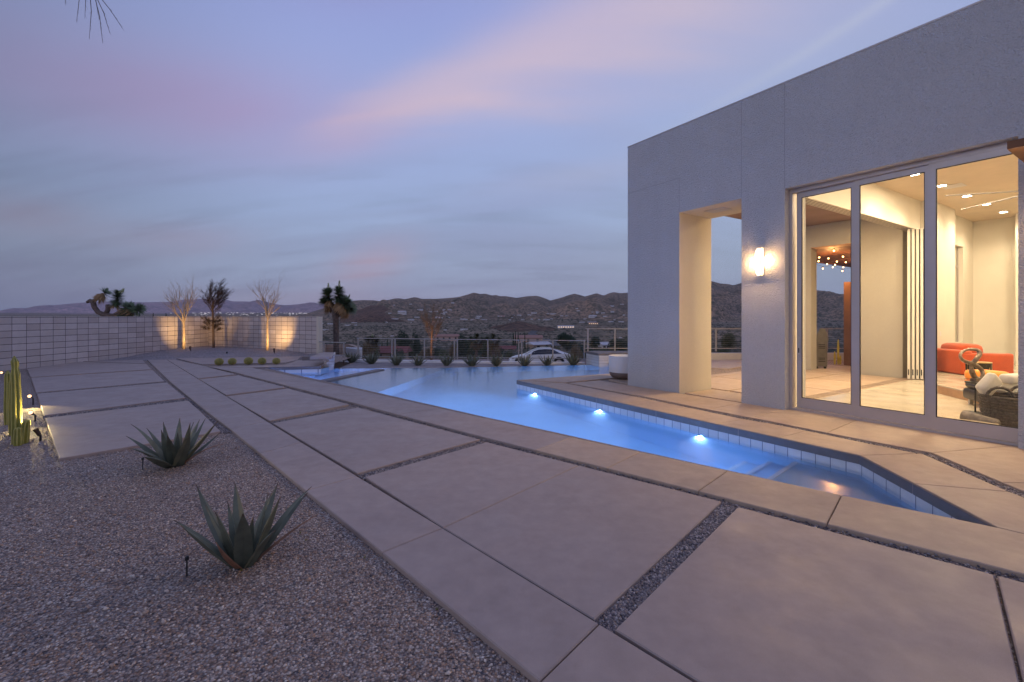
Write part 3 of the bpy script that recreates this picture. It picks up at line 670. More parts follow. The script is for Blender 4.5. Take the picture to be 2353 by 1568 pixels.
wh = ['leftmost, beside the gravel strip', 'second from the left', 'middle one of the five', 'second from the right', 'rightmost, nearest the spa']
for i, (u, v) in enumerate(((503.5, 839.8), (533.6, 838.8), (571, 838.3), (602, 838), (635, 837.5))):
    p = P(u, v, -.02); lb = 'round ribbed golden barrel cactus in a row, ' + wh[i]
    if i == 0:
        b0 = thing('barrel_cactus', lb, 'cactus', p, 'row of barrel cacti'); obj('ribbed_body', barrel(p, .127), M['barrel'], b0); obj('spines', spines(p, .127, 900, .022), M['spine'], b0)
    else: dup(b0, p, i, (1, .96, 1.04, .98, .92)[i], label=lb)
# columnar cacti
def column(path, rad, ribs=7):
    b = MB(); n = ribs * 4; path = [Vector(p) for p in path]; m = len(path); vs = []; aa = []
    for i, p in enumerate(path):
        for k in range(n):
            g = 2 * PI * k / n; q = k % 4; rr = rad[i] * (1.0, .90, .74, .90)[q]; vs.append(p + Vector((rr * math.cos(g), rr * math.sin(g), 0))); aa.append(.85 if q == 0 else 0)
    fs = [(i * n + k, i * n + (k + 1) % n, (i + 1) * n + (k + 1) % n, (i + 1) * n + k) for i in range(m - 1) for k in range(n)] + [tuple((m - 1) * n + k for k in range(n))]
    return b.add(vs, fs, aa)
def cactus_stem(u, v, h, r, lean=(0, 0), neck=None, Y=None):
    p = P(u, v, GZ) if Y is None else P(u, v, GZ); path = []; rad = []; S = 14
    for j in range(S + 1):
        f = j / S; path.append(p + Vector((lean[0] * f * f, lean[1] * f, h * (f if j < S else .995)))); e = math.sqrt(max(0, 1 - max(0, (f - .86) / .14) ** 2)); k = .86 + .14 * math.sin(PI * min(1, f * 1.6))
        if neck: k *= 1 - .35 * math.exp(-((f - neck) / .025) ** 2)
        rad.append(max(.004, r * k * e))
    return p, column(path, rad)
cg = 'columnar cacti at the left edge'
def cact(u, v, h, r, label, **k):
    p, mb = cactus_stem(u, v, h, r, **k); return tag(obj('columnar_cactus', mb, M['cactus'], loc=p), label, 'cactus', cg)
cact(17.5, 976, .80, .045, 'slim column cactus standing left of the tallest one')
cact(37, 1020, 1.10, .052, 'tallest column cactus with a pinched top, at the left edge', lean=(-.045, .02), neck=.87)
cact(31, 1000, .82, .055, 'thick column cactus growing tight behind the short ones', lean=(.0, 0), neck=.93)
cact(41, 1024, .225, .046, 'shortest stubby cactus pup at the foot of the columns')
cact(55, 1019, .30, .048, 'short cactus pup leaning right towards the spotlight', lean=(.04, 0))
cact(60, 1012, .27, .035, 'narrow cactus pup half hidden behind the leaning one', lean=(.01, 0))
# small garden spotlights on stakes
def spot_fixture(foot, head, aim, r, L, label, group):
    t = thing('garden_spotlight', label, 'spotlight', foot, group); d = (Vector(aim) - Vector(head)).normalized(); q = d.to_track_quat('Z', 'Y').to_matrix().to_4x4()
    h = Vector(head)
    obj('stake', MB().tube([foot, (foot[0], foot[1], h.z - r * 1.2), h - d * L * .4], [r * .35, r * .35, r * .5], 8), M['black'], t)
    obj('housing', MB().lathe([(r * .45, -L * .5), (r * .7, -L * .38), (r * .8, L * .1), (r, L * .45), (r * .93, L * .45), (r * .86, L * .36)], h, 16, M=q), pm('bronze_housing', (.05, .022, .012), .5), t, smooth=False)
    obj('lens', MB().lathe([(r * .84, L * .30), (r * .86, L * .37), (.001, L * .375)], h, 16, M=q), M['lampwarm'], t); return h + d * (L * .5 + .02), d
def lamp(name, kind, loc, energy, col, size=.05, d=None, angle=60, blend=.5, label=None):
    l = bpy.data.lights.new(name, kind); l.energy = energy; l.color = col
    if kind == 'SPOT': l.spot_size = math.radians(angle); l.spot_blend = blend; l.shadow_soft_size = size
    elif kind == 'AREA': l.shape = 'DISK'; l.size = size
    else: l.shadow_soft_size = size
    o = bpy.data.objects.new(name, l); C.objects.link(o); o.location = loc
    if d is not None: o.rotation_euler = Vector(d).to_track_quat('-Z', 'Y').to_euler()
    return o
SPOTS = []
yc = (1, .74, .30)
for fu, fv, hu, hv, Y, au, av, lb in ((76, 931, 68, 911, 7.9, 28, 880, 'lit spotlight on a stake farthest from the camera beside the cacti'), (81, 969, 71, 949, 6.75, 30, 900, 'lit spotlight on a stake midway beside the tall cactus'), (93, 1014, 86.5, 993.6, 5.8, 45, 930, 'lit spotlight on a stake nearest the leaning cactus pup'), (14, 870, 3.5, 857, 9.0, -40, 800, 'lit spotlight cut by the left edge behind the cacti')):
    foot = P(fu, fv, GZ); Y = foot.y; h = W(hu, hv, Y); aim = W(au, av, 5.7 if au > 0 else 9)
    p, d = spot_fixture(foot, h, aim, .030, .11, lb, 'garden spotlights by the cacti'); SPOTS.append((p, d))
    if au > 0: lamp('cactus_spot', 'SPOT', p, 70, yc, .01, d, 80, .6)
for i, (u, v0, v1) in enumerate(((328, 1080, 1057), (429.5, 1325, 1287))):
    p = P(u, v0, GZ); t = W(u, v1, p.y); tag(obj('irrigation_stake', MB().tube([p - Vector((0, 0, .02)), t], .0045, 6).lathe([(.011, 0), (.011, .018), (.006, .024)], t, 8), M['black'], loc=p), 'thin black irrigation stake in the gravel left of the ' + ('farther agave' if i == 0 else 'nearest agave'), 'stake', 'irrigation stakes')
for u, v in ((703, 1243), (556, 1312), (838, 1283), (690, 1226), (1005, 1402)):
    p = P(u, v, GZ); m = MB(); r = random.Random(u)
    for k in range(14): g = r.uniform(0, 2 * PI); d = Vector((math.cos(g) * .7, math.sin(g) * .7, r.uniform(.5, 1.2))).normalized() * r.uniform(.010, .022); s_ = d.orthogonal().normalized() * .0025; m.add([p - s_, p + s_, p + d], [(0, 1, 2)])
    tag(obj('weed', m, M['weed'], loc=p), 'tiny yellow green weed sprout in the gravel near the slab edge', 'weed', 'weed sprouts in the gravel')
# bare trees
def branch(mb, r, p, d, l, rad, depth, up=.12, spread=.55, kids=(3, 4), twig=None, curl=.18):
    path = [Vector(p)]; rs = [rad]; S = 5; q = Vector(d).normalized()
    for j in range(S):
        q = (q + Vector((r.uniform(-curl, curl), r.uniform(-curl, curl), r.uniform(-curl, curl) * .5 + up * .35))).normalized(); path.append(path[-1] + q * l / S); rs.append(rad * (1 - .6 * (j + 1) / S))
    mb.tube(path, rs, 6 if depth > 1 else 4)
    if depth <= 0: return
    for k in range(r.randint(*kids)):
        f = r.uniform(.35, 1.0); i = min(S, max(1, round(f * S))); a = path[i] - path[i - 1]; a.normalize(); o = a.orthogonal().normalized(); o.rotate(Matrix.Rotation(r.uniform(0, 2 * PI), 3, a))
        branch(mb if twig is None or depth > 1 else twig, r, path[i], (a + o * spread * r.uniform(.6, 1.4)).normalized(), l * r.uniform(.5, .8), rs[i] * .72, depth - 1, up, spread, kids, twig, curl)
def bare_tree(foot, label, seed, trunk_h, r0, H, mats, depth=4, n0=6, spread=.5):
    t = thing('bare_tree', label, 'tree', foot, 'young bare trees in front of the block wall'); r = random.Random(seed); tr = MB(); cr = MB(); foot = Vector(foot); top = foot + Vector((.0, .0, trunk_h))
    tr.tube([foot - Vector((0, 0, .1)), foot + Vector((.01, 0, trunk_h * .4)), top, top + Vector((.02, 0, .3)), top + Vector((0, 0, .9))], [r0 * 1.2, r0, r0 * .85, r0 * .6, r0 * .25], 9)
    for k in range(n0):
        g = 2 * PI * k / n0 + r.uniform(-.3, .3); z = r.uniform(-.15, .75) * (H - trunk_h) * .45
        d = Vector((math.cos(g) * spread, math.sin(g) * spread, 1.0)); branch(cr, r, top + Vector((0, 0, max(-.15, z))), d, (H - trunk_h) * .62, r0 * .48, depth, .28, .55, (3, 4))
    obj('trunk', tr, mats[0], t, smooth=True); obj('crown', cr, mats[1], t); return t
t1 = P(422, 811, -.02); t1.z = moundz(t1.x, t1.y)
t2 = W(614, 806, 19.3); t2.z = moundz(t2.x, t2.y)
bare_tree(t1, 'uplit young bare tree left of the wall corner', 4, 1.15, .055, 2.65, (M['palebark'], M['palebark']), 3, 6, .55)
bare_tree(t2, 'uplit young bare tree nearer the right end of the block wall', 9, 1.05, .05, 2.50, (M['palebark'], M['palebark']), 3, 6, .42)
td = W(491, 804, 20.6); td.z = moundz(td.x, td.y)
dt = thing('dark_tree', 'dark wispy wind blown tree at the wall corner between the two lit trees', 'tree', td)
r = random.Random(21); tr = MB(); cr = MB(); fo = MB()
tr.tube([td - Vector((0, 0, .1)), td + Vector((-.02, 0, 1.0)), td + Vector((-.05, 0, 1.8)), td + Vector((-.02, 0, 2.35))], [.055, .045, .038, .02], 8)
def wispy(mb, fo, r, p, d, l, rad, depth, wind):
    path = [Vector(p)]; q = Vector(d).normalized(); S = 6
    for j in range(S):
        q = (q + Vector((r.uniform(-.2, .2) + wind * .10, r.uniform(-.2, .2), r.uniform(-.05, .12)))).normalized(); path.append(path[-1] + q * l / S)
    mb.tube(path, [rad * (1 - .75 * j / S) for j in range(S + 1)], 5)
    for j in range(2, S + 1):
        for k in range(3 if depth > 0 else 7):
            if depth > 0 and r.random() < .75: wispy(mb, fo, r, path[j], (q + Vector((r.uniform(-.9, .9), r.uniform(-.9, .9), r.uniform(-.2, .6)))), l * .5, rad * .45, depth - 1, wind)
            elif depth == 0:
                a = path[j]; o = Vector((r.uniform(-.5, .8) * (1 if wind else .6), r.uniform(-.5, .5), r.uniform(-.15, .7))).normalized() * r.uniform(.06, .16); sd = Vector((r.uniform(-1, 1), r.uniform(-1, 1), r.uniform(-1, 1))).normalized() * .0035; fo.add([a - sd, a + sd, a + o], [(0, 1, 2)])
obj('trunk', tr, M['twig'], dt)
for k in range(20):
    z = 1.48 + .042 * k; g = k * 2.4; cr = MB(); wispy(cr, fo, r, td + Vector((-.04, 0, z)), Vector((math.cos(g) * .75, math.sin(g) * .75, .75)), .56 + .06 * (k % 4), .013, 1, .6); obj('branch', cr, M['twig'], dt)
for k in range(11):
    g = k * 2.4 + 1; cr = MB(); wispy(cr, fo, r, td + Vector((-.03, 0, .70 + .05 * k)), Vector((math.cos(g), math.sin(g), .25)), .36, .007, 1, 0); obj('branch', cr, M['twig'], dt); obj('foliage', fo, M['twig'], dt)
for (fu, fv, hu, hv, tgt, lb) in ((438, 813, 436.5, 806.5, t1, 'black uplight on the gravel mound right of the left lit tree'), (631, 808, 630, 801.5, t2, 'black uplight on the gravel mound right of the lit tree near the wall end')):
    foot = W(fu, fv, tgt.y - .75); foot.z = moundz(foot.x, foot.y) - .01; h = foot + Vector((-.03, .02, .13)); aim = Vector(tgt) + Vector((-.05, .55, 1.25))
    p, d = spot_fixture(foot, h, aim, .045, .16, lb, 'uplights under the bare trees')
    lamp('tree_spot', 'SPOT', p, 190, (1, .60, .22), .012, d, 112, 1.0)
tag(obj('path_spike', MB().lathe([(.03, 0), (.03, .05), (.012, .07)], W(521.5, 812.5, 18.2), 8), M['black'], loc=W(521.5, 813, 18.2)), 'tiny black stub in the gravel mound between the trees', 'stake')
# yuccas (Joshua trees)
def yhead(g, dd, p, q, L, n, r, deadfrac=.3, openess=1.0):
    p, q = Vector(p), Vector(q); ax = (q - p); l = ax.length; ax.normalize(); o = ax.orthogonal().normalized(); b = ax.cross(o)
    for i in range(int(n * 1.8)):
        f = r.random() ** .8; ph = r.uniform(0, 2 * PI); rad = (o * math.cos(ph) + b * math.sin(ph)); base = p + ax * l * f; dead = f < deadfrac
        lift = (-.75 + 1.5 * f if not dead else -1.0 + r.uniform(0, .5)) * openess + r.uniform(-.2, .25); d = (rad + ax * lift).normalized(); ll = L * r.uniform(.8, 1.1) * (.9 if dead else 1) * (1 - .35 * max(0, f - .7) / .3)
        sd = d.cross(ax).normalized() * ll * .055; mid = base + d * ll * .5 + Vector((0, 0, -.02 * ll if not dead else -.12 * ll)); (dd if dead else g).add([base - sd * .6, base + sd * .6, mid + sd, mid - sd, base + d * ll + Vector((0, 0, -.04 * ll if not dead else -.3 * ll))], [(0, 1, 2, 3), (3, 2, 4)])
def yucca(name, label, foot, paths, heads, flowers, L, seed, mats=('jbark', 'jleaf', 'jdead')):
    t = thing(name, label, 'tree', foot); r = random.Random(seed); tr = MB(); g = MB(); dd = MB(); fl = MB()
    for path, rr in paths: tr.tube(path, rr, 9)
    for a, b, n, df in heads: yhead(g, dd, a, b, L, n, r, df)
    for a, b, w in flowers:
        a, b = Vector(a), Vector(b); fl = MB()
        for i in range(110): f = r.random(); ph = r.uniform(0, 2 * PI); c = a.lerp(b, f) + Vector((math.cos(ph), math.sin(ph), 0)) * w * (1 - f * .75); fl.ball(c, w * .28, n=5, m=3)
        obj('flower_head', fl, M['jflower'], t)
    obj('trunk', tr, M[mats[0]], t, smooth=True); obj('green_leaves', g, M[mats[1]], t); obj('dead_leaves', dd, M[mats[2]], t)
    return t
Yj = 21.0
def w(u, v, dy=0): return W(u, v, Yj + dy)
yucca('joshua_tree', 'tall yucca tree with two upright green heads at the end of the block wall', W(773, 829, Yj),
      [([w(773, 845), w(773, 790), w(772, 745), w(770, 718), w(768, 700)], [.15, .125, .13, .14, .10]), ([w(769, 718), w(759, 700), w(754, 682)], [.10, .08, .05]), ([w(770, 716), w(777, 700, -.1), w(779, 680, -.1)], [.10, .08, .05]), ([w(773, 722), w(785, 706, -.3), w(794, 698, -.3)], [.09, .07, .04]), ([w(775, 728), w(790, 716, .2), w(806, 710, .1)], [.08, .06, .04]), ([w(770, 716), w(757, 705, .4), w(748, 694, .4)], [.08, .06, .04]), ([w(771, 715), w(779, 700, .6), w(784, 690, .7)], [.08, .06, .04])],
      [(w(757, 698), w(752.5, 668), 420, .35), (w(777, 700, -.1), w(779, 664, -.1), 420, .25), (w(784, 708, -.3), w(797, 690, -.3), 340, .45), (w(792, 716, .2), w(808, 707, .1), 260, .6), (w(755, 706, .4), w(746, 690, .4), 280, .55), (w(780, 700, .5), w(786, 686, .7), 220, .4)],
      [(w(754.5, 667), w(754.5, 651), .06), (w(779.5, 662), w(780, 645), .06), (w(801, 684, .3), w(804, 677, .3), .04)], .42, 3)
Yj = 24.0
yucca('joshua_tree', 'contorted yucca tree reaching over the left block wall', W(250, 800, Yj),
      [([w(300, 790), w(285, 745), w(262, 728), w(240, 724), w(226, 718), w(217, 706), w(214, 695), w(207, 691), w(200, 695)], [.20, .17, .15, .13, .12, .12, .12, .10, .07]), ([w(216, 692), w(224, 685), w(231, 678), w(237, 675)], [.10, .09, .07, .04]), ([w(242, 724), w(248, 712), w(247, 700)], [.12, .11, .09]), ([w(247, 706), w(258, 705), w(266, 700), w(271, 688)], [.09, .08, .07, .05]), ([w(262, 728), w(280, 716), w(294, 706)], [.16, .12, .07]), ([w(270, 730), w(290, 722), w(316, 716)], [.15, .1, .06])],
      [(w(229, 682), w(243, 671), 170, .75), (w(266, 700), w(272, 672), 330, .12), (w(284, 714), w(300, 702), 150, .35), (w(300, 716), w(325, 708), 170, .3), (w(275, 728), w(300, 722), 90, .3)],
      [(w(277, 673), w(284, 664), .10)], .42, 8)
# bare drooping twigs of a tree overhead at the top left
Yb = 4.2; r = random.Random(2); tb = MB(); ng = MB()
limb = [W(-120, -260, Yb), W(0, -190, Yb), W(120, -120, Yb), W(190, -60, Yb), W(215, -20, Yb)]; tb.tube(limb, [.035, .03, .022, .012, .006], 7)
for (u0, v0, u1, v1) in ((140, -100, 150, 8), (200, -60, 228, 45), (190, -60, 195, 40), (205, -40, 205, 90), (215, -20, 252, 75), (215, -25, 283, 68), (212, -30, 236, 100), (180, -70, 176, 50)):
    a, b = W(u0, v0, Yb), W(u1, v1, Yb); m = a.lerp(b, .5) + Vector((.02, 0, -.01)); tb.tube([a, m, b], [.004, .003, .0012], 5)
    for i in range(16):
        f = r.uniform(.45, 1); p = a.lerp(b, f) + Vector((.02 * (1 - abs(2 * f - 1)), 0, 0)); d = ((b - a).normalized() + Vector((r.uniform(-.4, .4), r.uniform(-.4, .4), 0))).normalized() * r.uniform(.02, .05); sd = Vector((.0011, 0, 0)); ng.add([p - sd, p + sd, p + d], [(0, 1, 2)])
tt = thing('tree_branch', 'thin drooping branch tips hanging in at the top left of the sky', 'branch', limb[0])
obj('limb', tb, M['greytwig'], tt); obj('needles', ng, M['greytwig'], tt)
# ================================================================== the house
HT = 5.43; HO = 3.68
house = thing('house', 'white stucco flat roofed house with a tall doorway and lit sliding glass doors', 'house', P0)
def extr(outline, t0, t1): # outline in (s, z), extruded through the wall thickness
    mb = MB(); n = len(outline); ps = [Vector((s, z, 0)) for s, z in outline]; fs = []
    for t in tessellate_polygon([ps]): fs.append(tuple(t)); fs.append(tuple(i + n for i in t)[::-1])
    fs += [(i, (i + 1) % n, (i + 1) % n + n, i + n) for i in range(n)]
    return mb.add([hs(s, t0, z) for s, z in outline] + [hs(s, t1, z) for s, z in outline], fs)
def frameface(mb, s0, s1, z0, z1, t0, t1): return mb.hbox(s0, s1, t0, t1, z0, z1)
SE = 6.075
# front skin 0.25 thick with both openings, then the thick wall behind around the doorway
SW = SE; OUT = lambda e: [(0, -.1), (1.39, -.1), (1.39, HO), (2.705, HO), (2.705, -.1), (3.45, -.1), (3.45, HO), (e, HO), (e, -.1), (10.5, -.1), (10.5, HT), (0, HT)]
obj('front_wall', extr(OUT(SW), 0, .12), M['stucco'], house); SE = SW + .14
obj('wall_core', extr(OUT(SE), .1202, .25), M['stucco'], house)
obj('deep_wall', extr([(0, -.1), (1.39, -.1), (1.39, HO), (2.705, HO), (2.705, -.1), (3.28, -.1), (3.28, HT - .002), (0, HT - .002)], .2505, 1.08), M['stucco'], house)
# fine expansion joints of the stucco, thin dark beads standing 2 mm proud
for q_ in ((2.700, 2.706, HO, HT - .01), (3.444, 3.450, HO, HT - .01), (SE + .01, SE + .016, HO, HT - .01), (.002, 1.384, 4.375, 4.381), (1.385, 1.391, HO, 4.381)): obj('expansion_joint', MB().hbox(q_[0], q_[1], -.0015, -.0002, q_[2], q_[3]), M['joint2'], house)
cap = MB(); cap.hbox(-.006, 10.5, -.006, .256, HT, HT + .025); obj('parapet_cap', cap, M['alu'], house)
# soft light coloured liner of the two openings
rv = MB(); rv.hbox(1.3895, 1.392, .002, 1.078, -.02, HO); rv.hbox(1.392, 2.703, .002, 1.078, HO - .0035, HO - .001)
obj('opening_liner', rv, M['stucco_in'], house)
# interior shell
obj('floor_slab', MB().hbox(3.30, 10.4, .252, 11.6, -.12, .012), M['floor_in'], house)
CZ = 4.45
wl = MB(); wl.hbox(3.05, 3.50, 6.96, 8.87, -.1, CZ); wl.hbox(3.05, 3.30, 10.5, 11.8, -.1, CZ); wl.hbox(3.05, 3.30, 8.87, 10.5, -.1, .80); wl.hbox(3.05, 3.30, 8.87, 10.5, 3.6, CZ)
wl.hbox(3.05, 3.30, 1.081, 7.0, 3.72, CZ); wl.hbox(3.2805, 3.30, .2505, .95, -.1, CZ)
obj('side_wall', wl, M['plaster'], house)
obj('window_glass', MB().hbox(3.16, 3.17, 8.88, 10.5, .80, 3.60), pm('frosted_glass', (.50, .48, .40), .3, .05, 1), house)
wf = MB(); wf.hbox(3.172, 3.20, 8.88, 10.5, 2.98, 3.06); wf.hbox(3.172, 3.20, 10.44, 10.499, .80, 3.6); obj('window_frame', wf, M['alu'], house)
bw = MB(); bw.hbox(3.05, 10.4, 11.5, 11.75, -.1, CZ); bw.hbox(4.28, 4.5, 10.9, 11.5, -.1, CZ); obj('back_wall', bw, M['plaster'], house)
obj('far_side_wall', MB().hbox(10.2, 10.45, .26, 11.5, -.1, CZ), M['plaster'], house)
obj('inner_front_wall', MB().hbox(SE + .01, 10.2, .2505, .30, -.1, CZ), M['plaster'], house)
obj('ceiling', MB().hbox(3.05, 10.45, .2505, 11.75, CZ, CZ + .15), M['ceil'], house)
obj('roof', MB().hbox(.3, 10.45, 1.09, 11.75, CZ + .155, CZ + .30), M['white'], house)
obj('patio_soffit', MB().hbox(.3, 3.279, 1.081, 6.9, 4.20, 4.4), M['soffit'], house)
bb = MB(); bb.hbox(3.501, 3.515, 6.96, 8.87, .013, .15); bb.hbox(3.30, 4.28, 11.485, 11.5, .013, .14); obj('baseboard', bb, M['white'], house)
# wall of the covered patio with its own opening
obj('patio_wall', extr([(-.2, -.1), (.93, -.1), (.93, 3.56), (2.12, 3.56), (2.12, -.1), (3.045, -.1), (3.045, 4.195), (-.2, 4.195)], 6.6, 6.95), M['patiowall'], house)
obj('header_light_strip', extr([(.931, 3.54), (2.119, 3.54), (2.119, 3.559), (.931, 3.559)], 6.598, 6.95), pm('painted_warm_light', (.50, .26, .14), .6, .1, 3), house)  # orange light on the header underside, painted as a coloured strip
tr = MB()
for k in range(4): tr.hbox(3.08 + .052 * k, 3.094 + .052 * k, .95, 7.0, 3.7155, 3.7195)
obj('door_track', tr, M['black'], house)
tr = MB()
for k in range(4): tr.hbox(3.065 + .055 * k, 3.073 + .055 * k, .95, 7.0, .0125, .0155)
obj('floor_track', tr, M['joint'], house)
# stacked folding panels
for k in range(5):
    t0 = 6.40 + .10 * k; sx = 3.10 + .02 * k
    pnl = thing('folding_panel', 'stacked folding glass door panel, number %s from the doorway side' % ('one', 'two', 'three', 'four', 'five')[k], 'door panel', hs(3.2, t0, 0), 'folding panels stacked in the side wall'); pass
    sx = 3.225 + .068 * k; t0 = 6.30 + .05 * k; m = MB(); m.hbox(sx, sx + .052, t0, 6.94, .03, 3.69); obj('frame', m, M['alu'] if k == 4 else M['plaster'], pnl)
    m = MB(); m.hbox(sx + .054, sx + .066, t0 + .02, 6.93, .04, 3.68); obj('gasket', m, M['black'], pnl)
    m = MB(); m.hbox(sx + .015, sx + .037, t0 - .005, t0 - .001, .12, .26); obj('latch', m, M['black'], pnl)
# ceiling fixtures
obj('ceiling_vent', MB().hbox(4.0, 4.35, 5.6, 6.0, CZ - .008, CZ - .001), M['white'], house)
obj('doorway_vent', MB().hbox(1.75, 2.15, .30, .62, HO - .012, HO - .004), M['stucco'], house)
obj('light_switch', MB().hbox(3.501, 3.51, 7.6, 7.68, 1.05, 1.17), M['white'], house)
CY = (1, .78, .50)
DL0 = None
dl_px = [(2101, 400, 'leftmost, seen through the middle pane'), (2164, 426, 'second, beside the right mullion'), (2222, 450, 'third from the left'), (2266, 469, 'fourth from the left'), (2306, 487, 'farthest right one')]
dlp = []
for u, v, wh in dl_px:
    Y = (CZ - EYE) * F / (HY - v); p = Vector(((u - CX) / F * Y, Y, CZ)); dlp.append(p); lb = 'recessed square ceiling downlight, ' + wh
    if DL0 is None:
        DL0 = thing('ceiling_light', lb, 'ceiling light', p, 'recessed downlights in a row'); ang = math.atan2(E_.y, E_.x); Rz = Matrix.Translation(p) @ Matrix.Rotation(ang, 4, 'Z')
        obj('trim', MB().box(-.10, .10, -.10, .10, -.012, -.001, Rz), M['white'], DL0); obj('lens', MB().box(-.065, .065, -.065, .065, -.016, -.0125, Rz), M['led'], DL0)
    else: dup(DL0, p, label=lb)
for p in dlp: lamp('downlight', 'SPOT', p + Vector((0, 0, -.05)), 95, CY, .06, (0, 0, -1), 140, .7)
for s, t in ((5.2, 2.2), (7.6, 2.2), (7.6, 5.2), (7.6, 8.2), (5.2, 8.9), (4.6, 4.4)): lamp('room_fill', 'AREA', hs(s, t, CZ - .05), 92, CY, .5, (0, 0, -1))  # added warm fill standing in for further ceiling lights of the room
for s, t in ((1.6, 2.4), (2.2, 4.6)): lamp('patio_light', 'AREA', hs(s, t, 4.15), 115, (1, .68, .34), .3, (0, 0, -1))
# sliding doors, three panes in the opening
sd = thing('sliding_door', 'three pane aluminium sliding glass door lit from inside', 'sliding door', hs(3.45, .1, 0))
fr = MB(); fr.hbox(3.452, 3.50, .14, .249, .0, HO - .002); fr.hbox(SE - .05, SE - .002, .14, .249, .0, HO - .002); fr.hbox(3.50, SE - .05, .14, .249, HO - .07, HO - .002); fr.hbox(3.50, SE - .05, .125, .249, .0, .03)
obj('outer_frame', fr, M['alu'], sd)
def kx(u, t): # s of the photo column u on the plane t
    k = (u - CX) / F; a = hs(0, t); return (a.y * k - a.x) / (E_.x - E_.y * k)
TP = (.206, .176, .146); edges = [(1831, 1969), (1962, 2141), (2134, 2400)]
for i, (ua, ub) in enumerate(edges):
    t = TP[i]; s0 = max(3.502, kx(ua, t)); s1 = min(SE - .052, kx(ub, t)); sash = MB(); st_ = .072
    z0, z1 = .036, HO - .071
    for b_ in ((s0, s0 + st_, z0, z1), (s1 - st_, s1, z0, z1), (s0 + st_, s1 - st_, z1 - .085, z1), (s0 + st_, s1 - st_, z0, z0 + .17)): sash.hbox(b_[0], b_[1], t, t + .028, b_[2], b_[3])
    sh = obj('sash', sash, M['alu'], sd)
    gk = MB(); q = (s0 + st_, s1 - st_, z0 + .17, z1 - .085)
    for b_ in ((q[0], q[0] + .009, q[2], q[3]), (q[1] - .009, q[1], q[2], q[3]), (q[0] + .009, q[1] - .009, q[3] - .009, q[3]), (q[0] + .009, q[1] - .009, q[2], q[2] + .009)): gk.hbox(b_[0], b_[1], t + .004, t + .024, b_[2], b_[3])
    obj('gasket', gk, M['gasket'], sh)
    gl = MB(); gl.add([hs(q[0] + .009, t + .014, q[2] + .009), hs(q[1] - .009, t + .014, q[2] + .009), hs(q[1] - .009, t + .014, q[3] - .009), hs(q[0] + .009, t + .014, q[3] - .009)], [(0, 1, 2, 3)])
    obj('pane', gl, M['glass'], sh)
    if i == 0:
        hd = MB(); hd.hbox(s0 + .02, s0 + .052, t - .012, t - .001, .92, 1.22); obj('handle', hd, M['steel'], sd); hd = MB(); hd.hbox(s0 + .028, s0 + .044, t - .014, t - .0125, .95, 1.03); obj('keyhole_plate', hd, M['black'], sd)
# wall lamps
def sconce(s, label):
    p = hs(s, 0, 2.50); t = thing('wall_lamp', label, 'wall lamp', p, 'wall lamps on the stucco')
    Rz = Matrix.Translation(p) @ Matrix.Rotation(math.atan2(E_.y, E_.x), 4, 'Z')     # x along the wall, y into the wall
    m = MB(); m.box(-.05, .05, -.03, -.001, -.236, .236, Rz); obj('back_plate', m, M['white'], t)
    m = MB()
    for k in range(8):  # bowed diffuser
        a = -1 + 2 * k / 8; b = -1 + 2 * (k + 1) / 8; ya, yb = -.035 - .085 * (1 - a * a) ** .5, -.035 - .085 * (1 - b * b) ** .5
        m.add([Rz @ Vector(q) for q in ((-.055, ya, a * .235), (.055, ya, a * .235), (.055, yb, b * .235), (-.055, yb, b * .235), (-.055, -.031, a * .235), (.055, -.031, a * .235), (.055, -.031, b * .235), (-.055, -.031, b * .235))], [(0, 1, 2, 3), (0, 3, 7, 4), (1, 5, 6, 2)])
    obj('diffuser', m, M['lampwarm2'], t)
    lamp('sconce_front', 'AREA', Rz @ Vector((0, -.15, -.05)), 34, (1, .60, .27), .10, hs(0, -1, 0) - hs(0, 0, 0) + Vector((0, 0, -.5)))
    for x in (-1, 1): lamp('sconce_side', 'AREA', Rz @ Vector((x * .064, -.06, 0)), 5.5, (1, .58, .24), .16, hs(x, .25, 0) - hs(0, 0, 0))
    for x in (-.062, .012, .058):
        m = MB(); m.tube([Rz @ Vector((x, -.03 - .10 * math.sin(PI * (k / 10)) ** .7, -.25 + .5 * k / 10)) for k in range(11)], .005, 6); obj('strap', m, M['steel'], t)
    m = MB(); m.box(-.06, .06, -.05, -.03, .249, .254, Rz); obj('end_band', m, M['white'], t); m = MB(); m.box(-.06, .06, -.05, -.03, -.254, -.249, Rz); obj('end_band', m, M['white'], t)
    return t
M['lampwarm2'] = em('sconce_glow', (1, .62, .30), 4.5)
sconce(3.06, 'glowing bowed wall lamp on the stucco pier left of the glass doors')
sconce(6.62, 'glowing wall lamp on the pier right of the glass doors')
# wooden beam cut by the right edge
bmx = thing('timber_beam', 'dark timber beam end poking in at the upper right above the glass door', 'beam', hs(6.3, -.9, 3.4))
m = MB(); m.hbox(6.16, 8.6, -1.02, -.003, 3.29, 3.37); obj('beam', m, pm('beam_wood', (.16, .062, .02), .6, .25, 6), bmx)
m = MB(); m.hbox(6.05, 9, -.72, -.60, 3.63, 3.66); m.hbox(6.5, 9, -1.0, -.9, 3.63, 3.66); 
